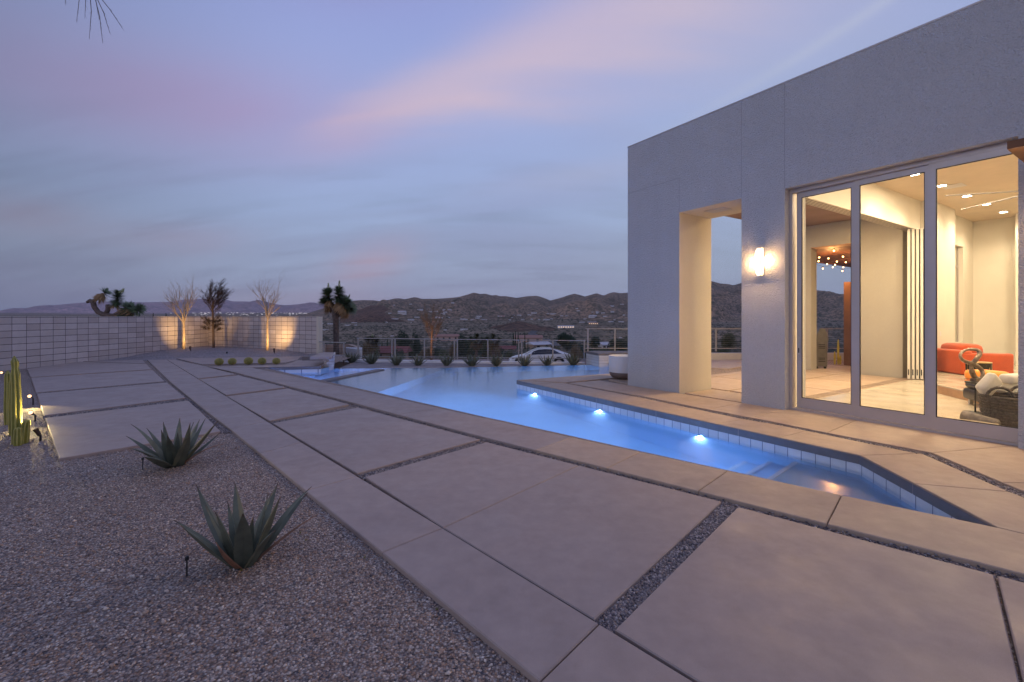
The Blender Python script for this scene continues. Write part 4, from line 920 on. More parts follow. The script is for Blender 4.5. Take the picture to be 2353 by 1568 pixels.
# ------------------------------------------------------------------ behind the covered patio
rw = tag(obj('rust_wall', extr([(.72, -.1), (3.03, -.1), (3.03, 2.68), (.72, 2.68)], 9.3, 9.6), M['rust'], loc=hs(1.6, 9.3)), 'rust coloured freestanding wall seen through the glass beyond the patio', 'wall')
can = thing('wood_canopy', 'dark slatted wood canopy seen through the glass above the string lights', 'canopy', hs(1.5, 7.2, 3.9))
m = MB()
for k in range(27): m.hbox(-.74, 3.0, 7.0 + .26 * k, 7.19 + .26 * k, 3.62, 3.66)
obj('slats', m, M['darkwood'], can); m = MB(); m.hbox(-.84, -.75, 7.0, 14.0, 3.58, 3.75); obj('edge_beam', m, M['darkwood'], can)
m = MB(); m.hbox(-.84, 3.2, 6.96, 14.1, 3.76, 3.82); obj('deck', m, M['darkwood'], can)
bl = thing('string_lights', 'string of warm glowing bulbs hanging under the dark wood canopy', 'string lights', hs(1.5, 8, 3.5))
ws = MB(); bq = MB(); sk = MB()
for row in range(5):
    s = (-.70, .0, .6, 1.3, 2.0)[row]; path = []
    for k in range(25):
        f = k / 24; t = 7.1 + 6.6 * f; sag = .10 * math.sin(PI * ((f * 4) % 1)); path.append(hs(s + (.15 * math.sin(f * 5 + row) if row else 0), t, 3.54 - sag))
        if k % 3 == row % 3: q = path[-1]; sk.tube([q, q - Vector((0, 0, .05))], .014, 6); bq.ball(q - Vector((0, 0, .08)), .021, n=8, m=6)
    ws.tube(path, .004, 4)
obj('cable', ws, M['black'], bl); obj('socket', sk, M['black'], bl); obj('bulb', bq, M['bulb'], bl)
lamp('string_glow', 'POINT', hs(.6, 8.8, 3.1), 90, (1, .45, .14), .02)
lamp('string_glow', 'POINT', hs(.6, 11.5, 3.1), 90, (1, .45, .14), .02)
# grill
gc = W(1875, 845, 13.9); gr = thing('grill', 'tall stainless steel barbecue grill seen in profile through the left pane', 'grill', (gc.x, gc.y, 0))
Rg = Matrix.Translation((gc.x, gc.y, 0)) @ Matrix.Rotation(-.1, 4, 'Z')
obj('cabinet', MB().box(-.15, .16, -.3, .3, .06, .78, Rg), M['grillsteel'], gr)
m = MB(); m.add([Rg @ Vector((x, y, z)) for y in (-.31, .31) for x, z in ((-.16, .78), (.17, .78), (.19, .88), (.10, 1.17), (-.06, 1.20), (-.13, 1.02))], [(0, 1, 2, 3, 4, 5), (11, 10, 9, 8, 7, 6), (0, 6, 7, 1), (1, 7, 8, 2), (2, 8, 9, 3), (3, 9, 10, 4), (4, 10, 11, 5), (5, 11, 6, 0)]); obj('lid', m, M['grillsteel'], gr)
m = MB()
for z in (.2, .25, .30, .60, .65, .70): m.box(-.09, .10, -.303, -.301, z, z + .02, Rg)
obj('side_vent', m, M['black'], gr)
obj('lid_handle', MB().tube([Rg @ Vector((-.2, -.28, 1.0)), Rg @ Vector((-.2, .28, 1.0))], .012, 8), M['black'], gr)
m = MB()
for x in (-.12, .12):
    for y in (-.25, .25): m.box(x - .03, x + .03, y - .02, y + .02, 0, .059, Rg)
obj('foot', m, M['black'], gr)
for u, h, lb in ((1918, .42, 'left and shorter lit yellow cactus seen through the glass beyond the grill'), (1926, .82, 'middle lit yellow cactus seen through the glass beyond the grill'), (1931, .30, 'right and shortest lit yellow cactus beyond the grill')):
    p = P(u, 838, .0); path = [p + Vector((0, 0, h * j / 8)) for j in range(9)]; c_ = column(path, [.02, .026, .03, .03, .03, .03, .028, .02, .008]); tag(obj('columnar_cactus', c_, pm('yellow_cactus', (.55, .45, .05), .6, .2, 8, tip=(.7, .6, .2)), loc=p), lb, 'cactus', 'lit cacti behind the patio')
lamp('cactus_uplight', 'SPOT', P(1929, 842, .05) + Vector((0, -.3, 0)), 12, (1, .8, .3), .03, (0, .3, 1), 70)
# ------------------------------------------------------------------ interior furniture
plat = [P(2257, 932), P(2154, 905.5), hs(3.31, 8.0), hs(3.31, 11.48), hs(10.15, 11.48), hs(10.15, 5.2)]
pf = thing('platform', 'raised oak floored step inside the living room', 'platform', plat[1])
ctr = sum(plat, Vector()) / 6
obj('riser', MB().prism([tuple((p + (ctr - p).normalized() * .01)[:2]) for p in plat], .013, .165), M['wood'], pf)
obj('tread', MB().prism([tuple(p[:2]) for p in plat], .166, .19), M['floor_in'], pf)
def loc_box(cx, cy, rot): return Matrix.Translation((cx, cy, 0)) @ Matrix.Rotation(rot, 4, 'Z')
def soft(mb_mat, parent, name, x0, x1, y0, y1, z0, z1, Mx, bev=.04):
    o = obj(name, MB().box(x0, x1, y0, y1, z0, z1, Mx), mb_mat, parent, smooth=True); b = o.modifiers.new('bevel', 'BEVEL'); b.width = bev; b.segments = 3; return o
# orange armchair, side on, facing right
pa = P(2212, 863, .19); ch = thing('armchair', 'orange fabric armchair with a loose back cushion', 'armchair', pa + Vector((.5, .4, 0)))
Ma = loc_box(pa.x, pa.y, math.atan2(E_.y, E_.x) * .12)
soft(M['orange'], ch, 'seat_base', .10, 1.15, .20, 1.0, .21, .44, Ma); soft(M['orange'], ch, 'arm', .02, 1.08, .0, .19, .20, .70, Ma, .05); soft(M['orange'], ch, 'arm', .02, 1.08, 1.01, 1.2, .20, .70, Ma, .05)
soft(M['orange'], ch, 'back', .0, .24, .02, 1.18, .20, .76, Ma, .05); soft(M['orange'], ch, 'seat_cushion', .30, 1.17, .21, .99, .445, .60, Ma, .06)
c = soft(M['orange'], ch, 'back_cushion', .20, .62, .16, .98, .58, .90, Ma, .12)
m = MB()
for x in (.08, 1.0):
    for y in (.06, 1.14): m.box(x - .03, x + .03, y - .03, y + .03, .191, .22, Ma)
obj('foot', m, M['black'], ch)
po = P(2290, 893, .19); of = thing('footstool', 'amber orange upholstered footstool in front of the armchair', 'footstool', po)
soft(M['orange2'], of, 'cushion', -.12, .34, -.0, .5, .30, .50, loc_box(po.x, po.y, .1), .07); soft(M['orange2'], of, 'base', -.10, .32, .02, .48, .191, .298, loc_box(po.x, po.y, .1), .02)
pt = P(2249, 873, .19); sdt = thing('side_table', 'round dark drum side table with golden vertical streaks', 'side table', pt)
obj('drum', MB().lathe([(.20, .19), (.205, .20), (.205, .55), (.20, .56)], (pt.x, pt.y, 0), 28), pm('drum_dark', (.03, .025, .018), .3, .3, 9, metal=.4), sdt)
m = MB(); r = random.Random(4)
for k in range(26):
    g = r.uniform(0, 2 * PI); z0 = r.uniform(.2, .35); z1 = r.uniform(.38, .55); a = Vector((pt.x, pt.y, 0)) + Vector((math.cos(g), math.sin(g), 0)) * .206; e = Vector((-math.sin(g), math.cos(g), 0)) * r.uniform(.006, .014); m.add([a - e + Vector((0, 0, z0)), a + e + Vector((0, 0, z0)), a + e * .6 + Vector((0, 0, z1)), a - e * .6 + Vector((0, 0, z1))], [(0, 1, 2, 3)])
obj('gold_streaks', m, pm('gold', (.6, .42, .16), .3, .2, 5, metal=.8), sdt); obj('top_disc', MB().lathe([(.207, .561), (.207, .574), (.20, .577)], (pt.x, pt.y, 0), 28), pm('gold_top', (.5, .36, .16), .3, .2, 5, metal=.6), sdt)
pk = P(2210, 926, .013); sofa = thing('chaise', 'low black leather chaise between the step and the basket', 'chaise', pk + Vector((.6, .5, 0)))
Mk = loc_box(pk.x, pk.y, math.atan2(-.93, -.37))
soft(M['leather'], sofa, 'seat', .0, 1.25, .0, .85, .10, .30, Mk, .05); soft(M['leather'], sofa, 'cushion', .02, 1.23, .02, .83, .301, .40, Mk, .05)
m = MB()
for x in (.1, 1.15):
    for y in (.08, .75): m.box(x - .025, x + .025, y - .025, y + .025, .013, .099, Mk)
obj('leg', m, M['steel'], sofa)
ps = P(2241, 949, .013); ps = Vector((ps.x, ps.y, 0)); et = thing('end_table', 'slim black round end table carrying the loop sculpture', 'end table', ps)
obj('top', MB().lathe([(.135, .487), (.14, .50), (.135, .508)], (ps.x + .02, ps.y, 0), 30), M['black'], et); obj('leg', MB().tube([ps + Vector((0, 0, .02)), ps + Vector((0, 0, .486))], .011, 8), M['black'], et); obj('foot_disc', MB().lathe([(.13, .0135), (.13, .022), (.02, .026)], (ps.x, ps.y, 0), 24), M['black'], et)
Ys = 7.35
def sp(zx, zy, dy=0): return W(1777 + zx * .2448, 643.4 + zy * .2448, Ys + dy)
pth = [sp(1925, 935), sp(1880, 900, .03), sp(1860, 840, .02), sp(1870, 790), sp(1905, 745, -.03), sp(1935, 700, -.02), sp(1925, 665), sp(1880, 652, .02), sp(1820, 655, .02), sp(1770, 680), sp(1755, 720, -.02), sp(1785, 758, -.03), sp(1850, 782, -.02), sp(1910, 808, .02), sp(1955, 850, .03), sp(1965, 895), sp(1940, 925, -.01), sp(1905, 938)]
def smooth_path(p, n=6):
    out = []
    for i in range(len(p) - 1):
        a, b, c, d = p[max(i - 1, 0)], p[i], p[i + 1], p[min(i + 2, len(p) - 1)]
        for k in range(n): t = k / n; out.append(.5 * ((2 * b) + (c - a) * t + (2 * a - 5 * b + 4 * c - d) * t * t + (3 * b - a - 3 * c + d) * t ** 3))
    return out + [p[-1]]
sp_ = smooth_path(pth); nn = len(sp_)
scu = thing('sculpture', 'mottled silver twisted loop sculpture on the black end table', 'sculpture', ps + Vector((.04, 0, .508)))
obj('loop', MB().tube(sp_, [.020 + .013 * math.sin(PI * k / nn * 2) ** 2 + (.014 if k < 12 else 0) for k in range(nn)], 12), M['silver'], scu, smooth=True)
q = sp(1915, 940); obj('plinth', MB().box(q.x - .07, q.x + .07, q.y - .05, q.y + .05, .509, .555), M['silver'], scu)
# basket with towels
bc = Vector((6.70, 6.08, 0)); bs = thing('basket', 'dark grey woven rope basket with a loop handle just inside the glass', 'basket', bc)
m = MB()
for k in range(13):
    z = .035 + .037 * k; rr = .27 + .055 * k / 12; n = 54; m.tube([bc + Vector((rr * (1 + .012 * (j % 2)) * math.cos(2 * PI * j / n), rr * (1 + .012 * (j % 2)) * math.sin(2 * PI * j / n), z + .004 * (j % 2))) for j in range(n + 1)], .0195, 6, cap=False)
obj('woven_side', m, M['basket'], bs); obj('basket_bottom', MB().lathe([(.26, .013), (.26, .02)], bc, 24), M['basket'], bs)
hcen = bc + Vector((-.235, -.05, .47)); ax = Vector((.55, -.3, 0)).normalized()
obj('handle', MB().tube([hcen + ax * (-.13 * math.cos(PI * k / 16)) + Vector((0, 0, .14 * math.sin(PI * k / 16))) for k in range(17)], [.017 + .003 * (k % 2) for k in range(17)], 7), M['basket'], bs)
hc2 = bc + Vector((.235, .10, .47)); obj('handle', MB().tube([hc2 + ax * (-.13 * math.cos(PI * k / 16)) + Vector((0, 0, .14 * math.sin(PI * k / 16))) for k in range(17)], [.017 + .003 * (k % 2) for k in range(17)], 7), M['basket'], bs)
def towel(c, sz, rot, label, mat, name='towel', cat='towel'):
    Mx = Matrix.Translation(c) @ rot; o = obj(name, MB().box(-sz[0], sz[0], -sz[1], sz[1], -sz[2], sz[2], Mx), mat, loc=c, smooth=True)
    b = o.modifiers.new('bevel', 'BEVEL'); b.width = min(sz) * .8; b.segments = 4; return tag(o, label, cat)
tw = W(2272, 885, 6.2); towel(tw, (.115, .06, .15), Matrix.Rotation(.75, 4, 'Y') @ Matrix.Rotation(.2, 4, 'Z'), 'white folded towel standing tilted in the basket behind its handle', M['cloth'])
tw = W(2328, 871, 6.35); towel(tw, (.13, .10, .07), Matrix.Rotation(-.05, 4, 'Y'), 'white rolled towel on top of the basket, cut by the door frame', M['cloth'])
def roll(a, b, rad, label, mat):
    a, b = Vector(a), Vector(b); m = MB(); m.tube([a, a.lerp(b, .02), a.lerp(b, .5), a.lerp(b, .97), b], [rad * .8, rad, rad * 1.03, rad, rad * .85], 20)
    d = (b - a).normalized(); o = d.orthogonal().normalized(); c = d.cross(o); sp2 = [b + d * .004 + (o * math.cos(k * .5) + c * math.sin(k * .5)) * rad * (.12 + .7 * k / 40) for k in range(41)]; m.tube(sp2, rad * .09, 5)
    return tag(obj('rolled_towel', m, mat, loc=a.lerp(b, .5), smooth=True), label, 'towel')
Yr = 6.12
a = W(2212, 955, Yr + .1); b = W(2292, 977, Yr - .25); roll(a, b, .072, 'grey brown rolled towel lying on top of the other roll', M['grey_towel'])
a = W(2196, 978, Yr + .02); b = W(2296, 1000, Yr - .30); a.z = .10; b.z = .10; roll(a, b, .078, 'sand coloured rolled towel on the floor under the grey roll', M['sand_towel'])
fh = Vector((9.3, 7.9, 3.75)); fan = thing('ceiling_fan', 'long thin bladed ceiling fan partly hidden by the door frame', 'ceiling fan', fh)
obj('hub', MB().lathe([(.03, -.09), (.11, -.06), (.12, .03), (.05, .08)], fh, 20), M['black'], fan); obj('rod', MB().tube([fh + Vector((0, 0, .08)), (fh.x, fh.y, CZ - .001)], .016, 8), M['alu'], fan)
for k in range(5):
    g = 2 * PI * k / 5 + .35; d = Vector((math.cos(g), math.sin(g), 0)); e = Vector((-math.sin(g), math.cos(g), 0)); m = MB(); x = [fh + d * .1 - e * .035, fh + d * 1.45 - e * .025, fh + d * 1.45 + e * .025, fh + d * .1 + e * .035]
    m.add(x + [p + Vector((0, 0, .012)) for p in x], [(3, 2, 1, 0), (4, 5, 6, 7), (0, 1, 5, 4), (1, 2, 6, 5), (2, 3, 7, 6), (3, 0, 4, 7)]); obj('blade', m, M['fence'], fan)
# lamps of the three pool lights, then unseen fill added under water
for p in LEDS: lamp('pool_lamp_or_fill', 'SPOT', p - Hn * .09, 230, (.24, .48, 1.0), .012, Hn + Vector((0, 0, -.25)), 165, .4)
for q, e in ((P(1420, 1027.5) + Vector((.10, .12, 0)), 16), (P(1150, 969) + Vector((.10, .12, 0)), 20), (P(950, 925) + Vector((.1, .12, 0)), 20)):
    lamp('pool_lamp_or_fill', 'SPOT', q + Vector((0, 0, -.45)), e * 10.0, (.24, .48, 1.0), .01, (.35, .35, -1), 150, .6)  # added unseen fill under the near coping, brightens the water
lamp('pool_lamp_or_fill', 'POINT', (3.6, 13.1, -.6), 130, (.24, .48, 1.0), .01)  # added unseen fill hidden behind the patio tip, no fixture
lamp('spa_lamp', 'POINT', P(660, 862) + Vector((.08, .15, -.5)), 260, (.30, .42, 1.0), .05)
# ================================================================== terrain beyond the garden
def interp(tab, x):
    if x <= tab[0][0]: return tab[0][1]
    for (a, p), (b, q) in zip(tab[:-1], tab[1:]):
        if x <= b: return p + (q - p) * (x - a) / (b - a)
    return tab[-1][1]
LG = math.log
VT = [(LG(3), 2200), (LG(19), 905), (LG(24), 850), (LG(34), 842.5), (LG(60), 831), (LG(100), 815), (LG(180), 799), (LG(300), 786), (LG(500), 771), (LG(900), 753), (LG(1500), 741), (LG(2500), 733), (LG(5000), 726), (LG(9000), 719), (LG(16000), 716)]
def ground_z(x, y):
    v = interp(VT, LG(max(3, y))); z = EYE - (v - HY) / F * y
    z += noise.fractal((x * .012 + 3, y * .012, 0), .9, 2, 4) * min(3.2, max(0, y - 45) * .012) + noise.noise((x * .0022, y * .0022, 5)) * min(9, max(0, y - 200) * .01); return z
def ridge(tab, u): return interp(tab, u)
R1 = [(300, 742), (560, 738), (700, 722), (760, 704), (804, 693), (819, 691), (838, 694), (861, 692), (881, 692), (909, 686), (920, 686), (930, 688), (953, 683), (969, 687), (991, 687.4), (1020, 686), (1053, 683), (1075, 677), (1089, 672.5), (1103, 676), (1115, 675), (1132, 679.5), (1139, 678), (1149, 681), (1162, 680.7), (1187, 685), (1212, 681), (1234, 680), (1249, 684.6), (1264.6, 691), (1279, 687), (1292, 683.7), (1305, 679), (1320.5, 675), (1332, 678), (1344, 681.6), (1357, 678), (1370.6, 674), (1387, 679.6), (1400, 674), (1410.6, 671.5), (1425, 674), (1442, 673), (1500, 662), (1580, 650), (1634, 646), (1656, 652), (1673, 653), (1685, 656), (1704, 650.5), (1780, 655), (1867, 670), (1895, 671.6), (1914, 675.5), (1937, 676), (2100, 668), (2500, 660), (3200, 675)]
R2 = [(-700, 716), (-200, 724), (0, 722), (30, 716), (70, 709.6), (108, 703), (184, 696), (242, 693), (284, 694.6), (330, 695), (392, 694), (426, 688), (451, 688), (484, 686), (515, 688), (535, 693), (568, 693), (600, 697), (635, 702), (668, 701), (701, 698), (735, 698.7), (780, 697), (840, 700), (900, 712), (1100, 722)]
def grid(name, u0, u1, nu, ys, zf, mat):
    g = MB()
    for y in ys:
        for i in range(nu + 1):
            k = (u0 + (u1 - u0) * i / nu - CX) / F; x = k * y; g.v.append((x, y, zf(x, y))); g.a.append(0)
    for j in range(len(ys) - 1):
        for i in range(nu): a = j * (nu + 1) + i; g.f.append((a, a + 1, a + nu + 2, a + nu + 1))
    return struct(name, g, mat, smooth=True)
def logs(a, b, n): return [a * (b / a) ** (i / n) for i in range(n + 1)]
def terrain_mat(name, c1, c2, shrub, sc, amt=.5, rough=.95):
    m, nt, b = newmat(name); v = coords(nt)
    c = ramp(nt, noise_n(nt, v, .006 * sc, 6, .6), [(.35, c1), (.62, c2)])
    s1 = ramp(nt, noise_n(nt, v, .16 * sc, 5, .7), [(.50 - amt * .12, (0, 0, 0)), (.56, (1, 1, 1))]); c = mixc(nt, mathn(nt, 'MULTIPLY', s1, .8), c, shrub)
    s2 = ramp(nt, noise_n(nt, v, .035 * sc, 4, .6), [(.5, (0, 0, 0)), (.62, (1, 1, 1))]); c = mixc(nt, mathn(nt, 'MULTIPLY', s2, .55), c, tuple(x * .8 for x in shrub))
    nt.links.new(c, b.inputs['Base Color']); b.inputs['Roughness'].default_value = rough; b.inputs['Specular IOR Level'].default_value = .1
    bump(nt, b, noise_n(nt, v, .05 * sc, 6, .65), 6 / sc, .8); return m
tm1 = terrain_mat('valley_soil', (.25, .19, .135), (.38, .27, .19), (.085, .092, .060), 1.0)
tm2 = terrain_mat('hill_soil', (.27, .19, .135), (.42, .28, .19), (.088, .092, .062), .45, .5)
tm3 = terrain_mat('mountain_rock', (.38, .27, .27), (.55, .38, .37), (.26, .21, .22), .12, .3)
grid('valley', -700, 3300, 220, [3, 8, 14, 18.9] + logs(20, 14000, 130), ground_z, tm1)
RIDGE_Y = 3600.0
def hill_z(x, y):
    u = x / y * F + CX; yr = RIDGE_Y * (1 + .12 * noise.noise((u * .006, 1.3, 0))); vr = ridge(R1, u); zr = EYE + (HY - vr) / F * yr; y0 = 1150.0
    zb = ground_z(x, min(y, 3800)) - 14
    if y <= yr: f = max(0, (y - y0) / (yr - y0)); h = zb + (zr - zb) * f ** 1.55
    else: f = (y - yr) / 1200; h = zr - 260 * f
    f = max(0, min(1, (y - y0) / (yr - y0)))
    a = abs(noise.fractal((x * .0024, y * .0016, 2), 1.0, 2.1, 6)); amp = 135 * math.sin(PI * f) ** .9 * max(0, min(1, (u - 640) / 200))
    return h + (a - .35) * amp
def grid2(name, u0, u1, nu, y0, yrf, nj, zf, mat, tail):
    g = MB()
    for j in range(nj + 3):
        for i in range(nu + 1):
            u = u0 + (u1 - u0) * i / nu; yr = yrf(u); y = y0 * (yr / y0) ** (j / nj) if j <= nj else yr + tail * (j - nj); x = (u - CX) / F * y; g.v.append((x, y, zf(x, y))); g.a.append(0)
    for j in range(nj + 2):
        for i in range(nu): a = j * (nu + 1) + i; g.f.append((a, a + 1, a + nu + 2, a + nu + 1))
    return struct(name, g, mat, smooth=True)
grid2('hills', 420, 3300, 720, 1100, lambda u: RIDGE_Y * (1 + .12 * noise.noise((u * .006, 1.3, 0))), 110, hill_z, tm2, 160)
def mount_z(x, y):
    u = x / y * F + CX; yr = 12500.0; zr = EYE + (HY - ridge(R2, u)) / F * yr; y0 = 7500.0; zb = ground_z(x, y) - 30
    f = max(0, (y - y0) / (yr - y0)); h = zb + (zr - zb) * f ** 1.3 if y <= yr else zr - 500 * (y - yr) / 1500
    return h + (abs(noise.fractal((x * .0006, y * .0005, 8), 1.0, 2.1, 6)) - .3) * 260 * math.sin(PI * min(1, max(0, f))) ** .8
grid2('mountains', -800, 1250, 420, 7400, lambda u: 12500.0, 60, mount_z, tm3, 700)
# a nearer rocky knoll and a sandy one
def knoll(name, u0, u1, tops, Yk, depth, mat):
    g = MB(); nu, ny = 60, 16
    for j in range(ny + 1):
        y = Yk + depth * (j / ny - .7)
        for i in range(nu + 1):
            u = u0 + (u1 - u0) * i / nu; x = (u - CX) / F * y; zt = EYE + (HY - interp(tops, u)) / F * Yk; zb = ground_z(x, y) - 3; e = math.sin(PI * min(1, max(0, i / nu))) ** .35; c = max(0, 1 - abs(j / ny - .7) / (.7 if j / ny < .7 else .3)) ** .7
            g.v.append((x, y, zb + (zt - zb) * e * c + 5 * noise.fractal((x * .02, y * .02, 0), 1, 2, 4) * c)); g.a.append(0)
    for j in range(ny):
        for i in range(nu): a = j * (nu + 1) + i; g.f.append((a, a + 1, a + nu + 2, a + nu + 1))
    return struct(name, g, mat, smooth=True)
tm4 = terrain_mat('knoll_soil', (.15, .09, .06), (.22, .125, .085), (.05, .042, .034), .7, .3)
knoll('rocky_knoll', 780, 940, [(780, 716), (828, 708), (853, 702), (878, 701), (908, 712), (940, 722)], 1900, 700, tm4)
knoll('sandy_knoll', 1120, 1290, [(1120, 752), (1150, 745), (1180, 740), (1215, 745), (1290, 756)], 800, 300, tm4)
def place(u, v): # terrain point seen at the photo point (u, v)
    y = 22.0
    while y < 9000:
        x = (u - CX) / F * y; z = EYE - (v - HY) / F * y
        g_ = max(ground_z(x, y), hill_z(x, y) if 1150 < y < 3900 else -1e9)
        if z <= g_: return Vector((x, y, g_))
        y *= 1.012
    return Vector(((u - CX) / F * 4500, 4500, ground_z(0, 4500)))
# winding road down in the valley
rd = MB(); cl = [place(u, v) for u, v in ((1262, 800), (1250, 786), (1232, 776), (1222, 768), (1228, 762), (1262, 756), (1290, 754))]
cl = smooth_path(cl, 6)
for i, p in enumerate(cl):
    t = (cl[min(i + 1, len(cl) - 1)] - cl[max(i - 1, 0)]).normalized(); n = Vector((-t.y, t.x, 0)) * 4.5
    for q in (p - n, p + n): rd.v.append((q.x, q.y, ground_z(q.x, q.y) + .9)); rd.a.append(0)
for i in range(len(cl) - 1): rd.f.append((2 * i, 2 * i + 1, 2 * i + 3, 2 * i + 2))
struct('road', rd, pm('asphalt', (.075, .072, .075), .9, .15, .1, world=True))
struct('driveway', MB().sheet([(-14, 30), (12, 29), (14, 39), (-14, 40)], ground_z(0, 34) + .06), pm('driveway_dirt', (.20, .15, .13), .95, .2, .6, world=True))
# houses in the valley
def hut(name, label, p, w_, d_, h_, rz, wall, roof, lit=0, group=None, rh=.25):
    t = thing(name, label, 'house', p, group); Mx = Matrix.Translation(p) @ Matrix.Rotation(rz, 4, 'Z')
    obj('wall', MB().box(-w_ / 2, w_ / 2, -d_ / 2, d_ / 2, -2.5, h_, Mx), wall, t)
    o = .5; r_ = MB(); z = h_ + .02; k = h_ * rh + .6; vs = [(-w_ / 2 - o, -d_ / 2 - o, z), (w_ / 2 + o, -d_ / 2 - o, z), (w_ / 2 + o, d_ / 2 + o, z), (-w_ / 2 - o, d_ / 2 + o, z), (-w_ / 2 - o, 0, z + k), (w_ / 2 + o, 0, z + k)]
    r_.add([Mx @ Vector(q) for q in vs], [(0, 1, 5, 4), (2, 3, 4, 5), (0, 4, 3), (1, 2, 5), (3, 2, 1, 0)]); obj('roof', r_, roof, t)
    m = MB(); n = max(2, int(w_ / 4))
    for i in range(n):
        x = -w_ / 2 + w_ * (i + .5) / n; m.box(x - .6, x + .6, -d_ / 2 - .03, -d_ / 2 - .005, h_ * .35, h_ * .8, Mx)
    obj('window', m, M['litwin'] if lit else M['darkwin'], t)
    return t
M['litwin'] = em('lit_window', (1, .66, .36), 2.2); M['darkwin'] = pm('dark_window', (.03, .032, .04), .2, .1, 1)
M['wallw'] = pm('house_white', (.62, .58, .56), .8, .06, .5); M['wallp'] = pm('house_pink', (.45, .30, .25), .8, .06, .5); M['walltan'] = pm('house_tan', (.34, .24, .18), .8, .06, .5)
M['roofred'] = pm('roof_red', (.17, .05, .045), .8, .15, .6); M['roofw'] = pm('roof_pale', (.52, .50, .52), .7, .08, .6); M['rooft'] = pm('roof_tile', (.32, .17, .13), .8, .12, .6); M['roofg'] = pm('roof_grey', (.16, .15, .165), .8, .12, .6)
def hpx(u, v): return place(u, v)
hut('valley_house', 'long low house with a red roof just beyond the fence on the left', W(894, 822, 62), 4.6, 3, .75, 0, M['walltan'], M['roofred'])
hut('valley_house', 'pink house with a pale red roof behind the middle of the fence', hpx(1027, 784), 16, 9, 3.2, .1, M['wallp'], M['rooft'])
hut('valley_house', 'long pink building just left of the tan gabled house', hpx(1213, 789), 15, 9, 3.0, 0, M['wallp'], M['rooft'])
hut('valley_house', 'tan house with a white trimmed gable behind the roof of the white car', hpx(1237, 801), 7.4, 6, 1.5, .5, M['walltan'], M['roofw'])
hut('valley_house', 'house with a dark purplish roof left of the nose of the car', hpx(1164, 808), 5, 4, .9, 0, M['walltan'], M['roofred'])
hut('valley_house', 'blue white shed like house right of the big round tree', hpx(1387, 803), 3.4, 3, 1.7, .5, M['roofw'], M['roofw'])
hut('valley_house', 'brightly lit long white house on the slope above the round tree', hpx(1300, 755), 30, 9, 3.2, 0, M['wallw'], M['roofw'], 1)
hut('valley_house', 'lit house on the slope just above and right of the long lit one', hpx(1363, 746), 22, 9, 3.2, 0, M['walltan'], M['rooft'], 1)
hut('valley_house', 'large white house high on the right slope near the house corner', hpx(1362, 731), 26, 14, 6, .2, M['wallw'], M['roofw'])
hut('valley_house', 'pink flat building above the middle of the valley', hpx(1154, 731), 22, 9, 3.5, 0, M['wallp'], M['rooft'])
hut('valley_house', 'square pale block building below the rocky knoll', hpx(924, 723), 26, 16, 9, 0, M['wallw'], M['roofw'])
z1s = [(720, 700), (790, 718), (830, 720), (870, 716), (930, 718), (960, 712), (510, 745), (560, 745), (590, 742), (600, 777), (640, 777), (530, 818), (640, 812), (480, 772), (150, 792), (120, 800), (270, 803), (310, 806), (180, 875), (210, 880), (240, 876), (1110, 664), (1250, 638), (1510, 630), (1540, 630), (1660, 630), (1740, 637), (1850, 636), (1870, 634), (1930, 630), (1950, 630), (1840, 662), (1480, 711), (1500, 711), (1760, 713), (1800, 709), (1920, 707), (2110, 745), (2140, 745), (1410, 775), (1360, 748), (1400, 738), (1080, 756), (1060, 775), (1180, 738), (2320, 735), (2240, 738), (2130, 882), (2100, 884), (1870, 884), (980, 962), (1140, 968), (1010, 745), (1160, 560), (1975, 540), (1395, 556), (2340, 700), (2320, 695)]
z2s = [(110, 735), (180, 733), (230, 737), (140, 692), (545, 738), (590, 738), (420, 690), (460, 690), (610, 680), (685, 684), (750, 740), (860, 735), (960, 735), (890, 656), (1080, 682), (1120, 664), (1160, 658), (820, 682), (850, 690), (1060, 740), (1130, 728), (1270, 702), (1340, 690), (1480, 617), (1500, 625), (1700, 634), (1760, 634), (1770, 645), (1840, 648), (1970, 655), (1870, 700), (1600, 725), (1540, 776), (1660, 772), (1700, 770), (1740, 768), (1950, 768), (2090, 766), (2000, 744), (1960, 552), (2100, 548), (2130, 680), (2080, 982), (1550, 780)]
hp0 = hut('distant_house', 'small far off pale house with a light roof dotted on the valley slopes', Vector((0, 3000, 0)), 15, 9, 3.2, 0, M['wallw'], M['roofw'], 0, 'pale houses dotted over the valley slopes')
q0 = [place(a * .1669 + 710.8, b * .1669 + 612.8) for a, b in z1s] + [place(a * .1669 + 1078.5, b * .1669 + 612.8) for a, b in z2s]
for i, p in enumerate(q0):
    s_ = (.30 + .38 * ((i * 37) % 10) / 10) * min(1.4, max(.35, p.y / 1300))
    if i == 0: hp0.location = p; hp0.scale = (s_, s_, s_)
    else: dup(hp0, p, (i * .7) % 1.2 - .6, (s_ * (1 + .5 * (i % 3)), s_, s_))
# town lights far off to the left
tl = MB(); r = random.Random(6)
for i in range(230):
    u = r.gauss(600, 95) if i % 2 else r.uniform(440, 740); v = r.uniform(718.5, 726.5); y = r.uniform(5000, 8000); p = W(u, v, y); s_ = r.uniform(2.0, 6.5); tl.box(p.x - s_ * 1.6, p.x + s_ * 1.6, y, y + 6, p.z, p.z + s_)
tag(obj('town_lights', tl, em('town_glow', (1, .86, .76), .42)), 'scattered lights and pale roofs of the far town below the mountains', 'town', kind='stuff')
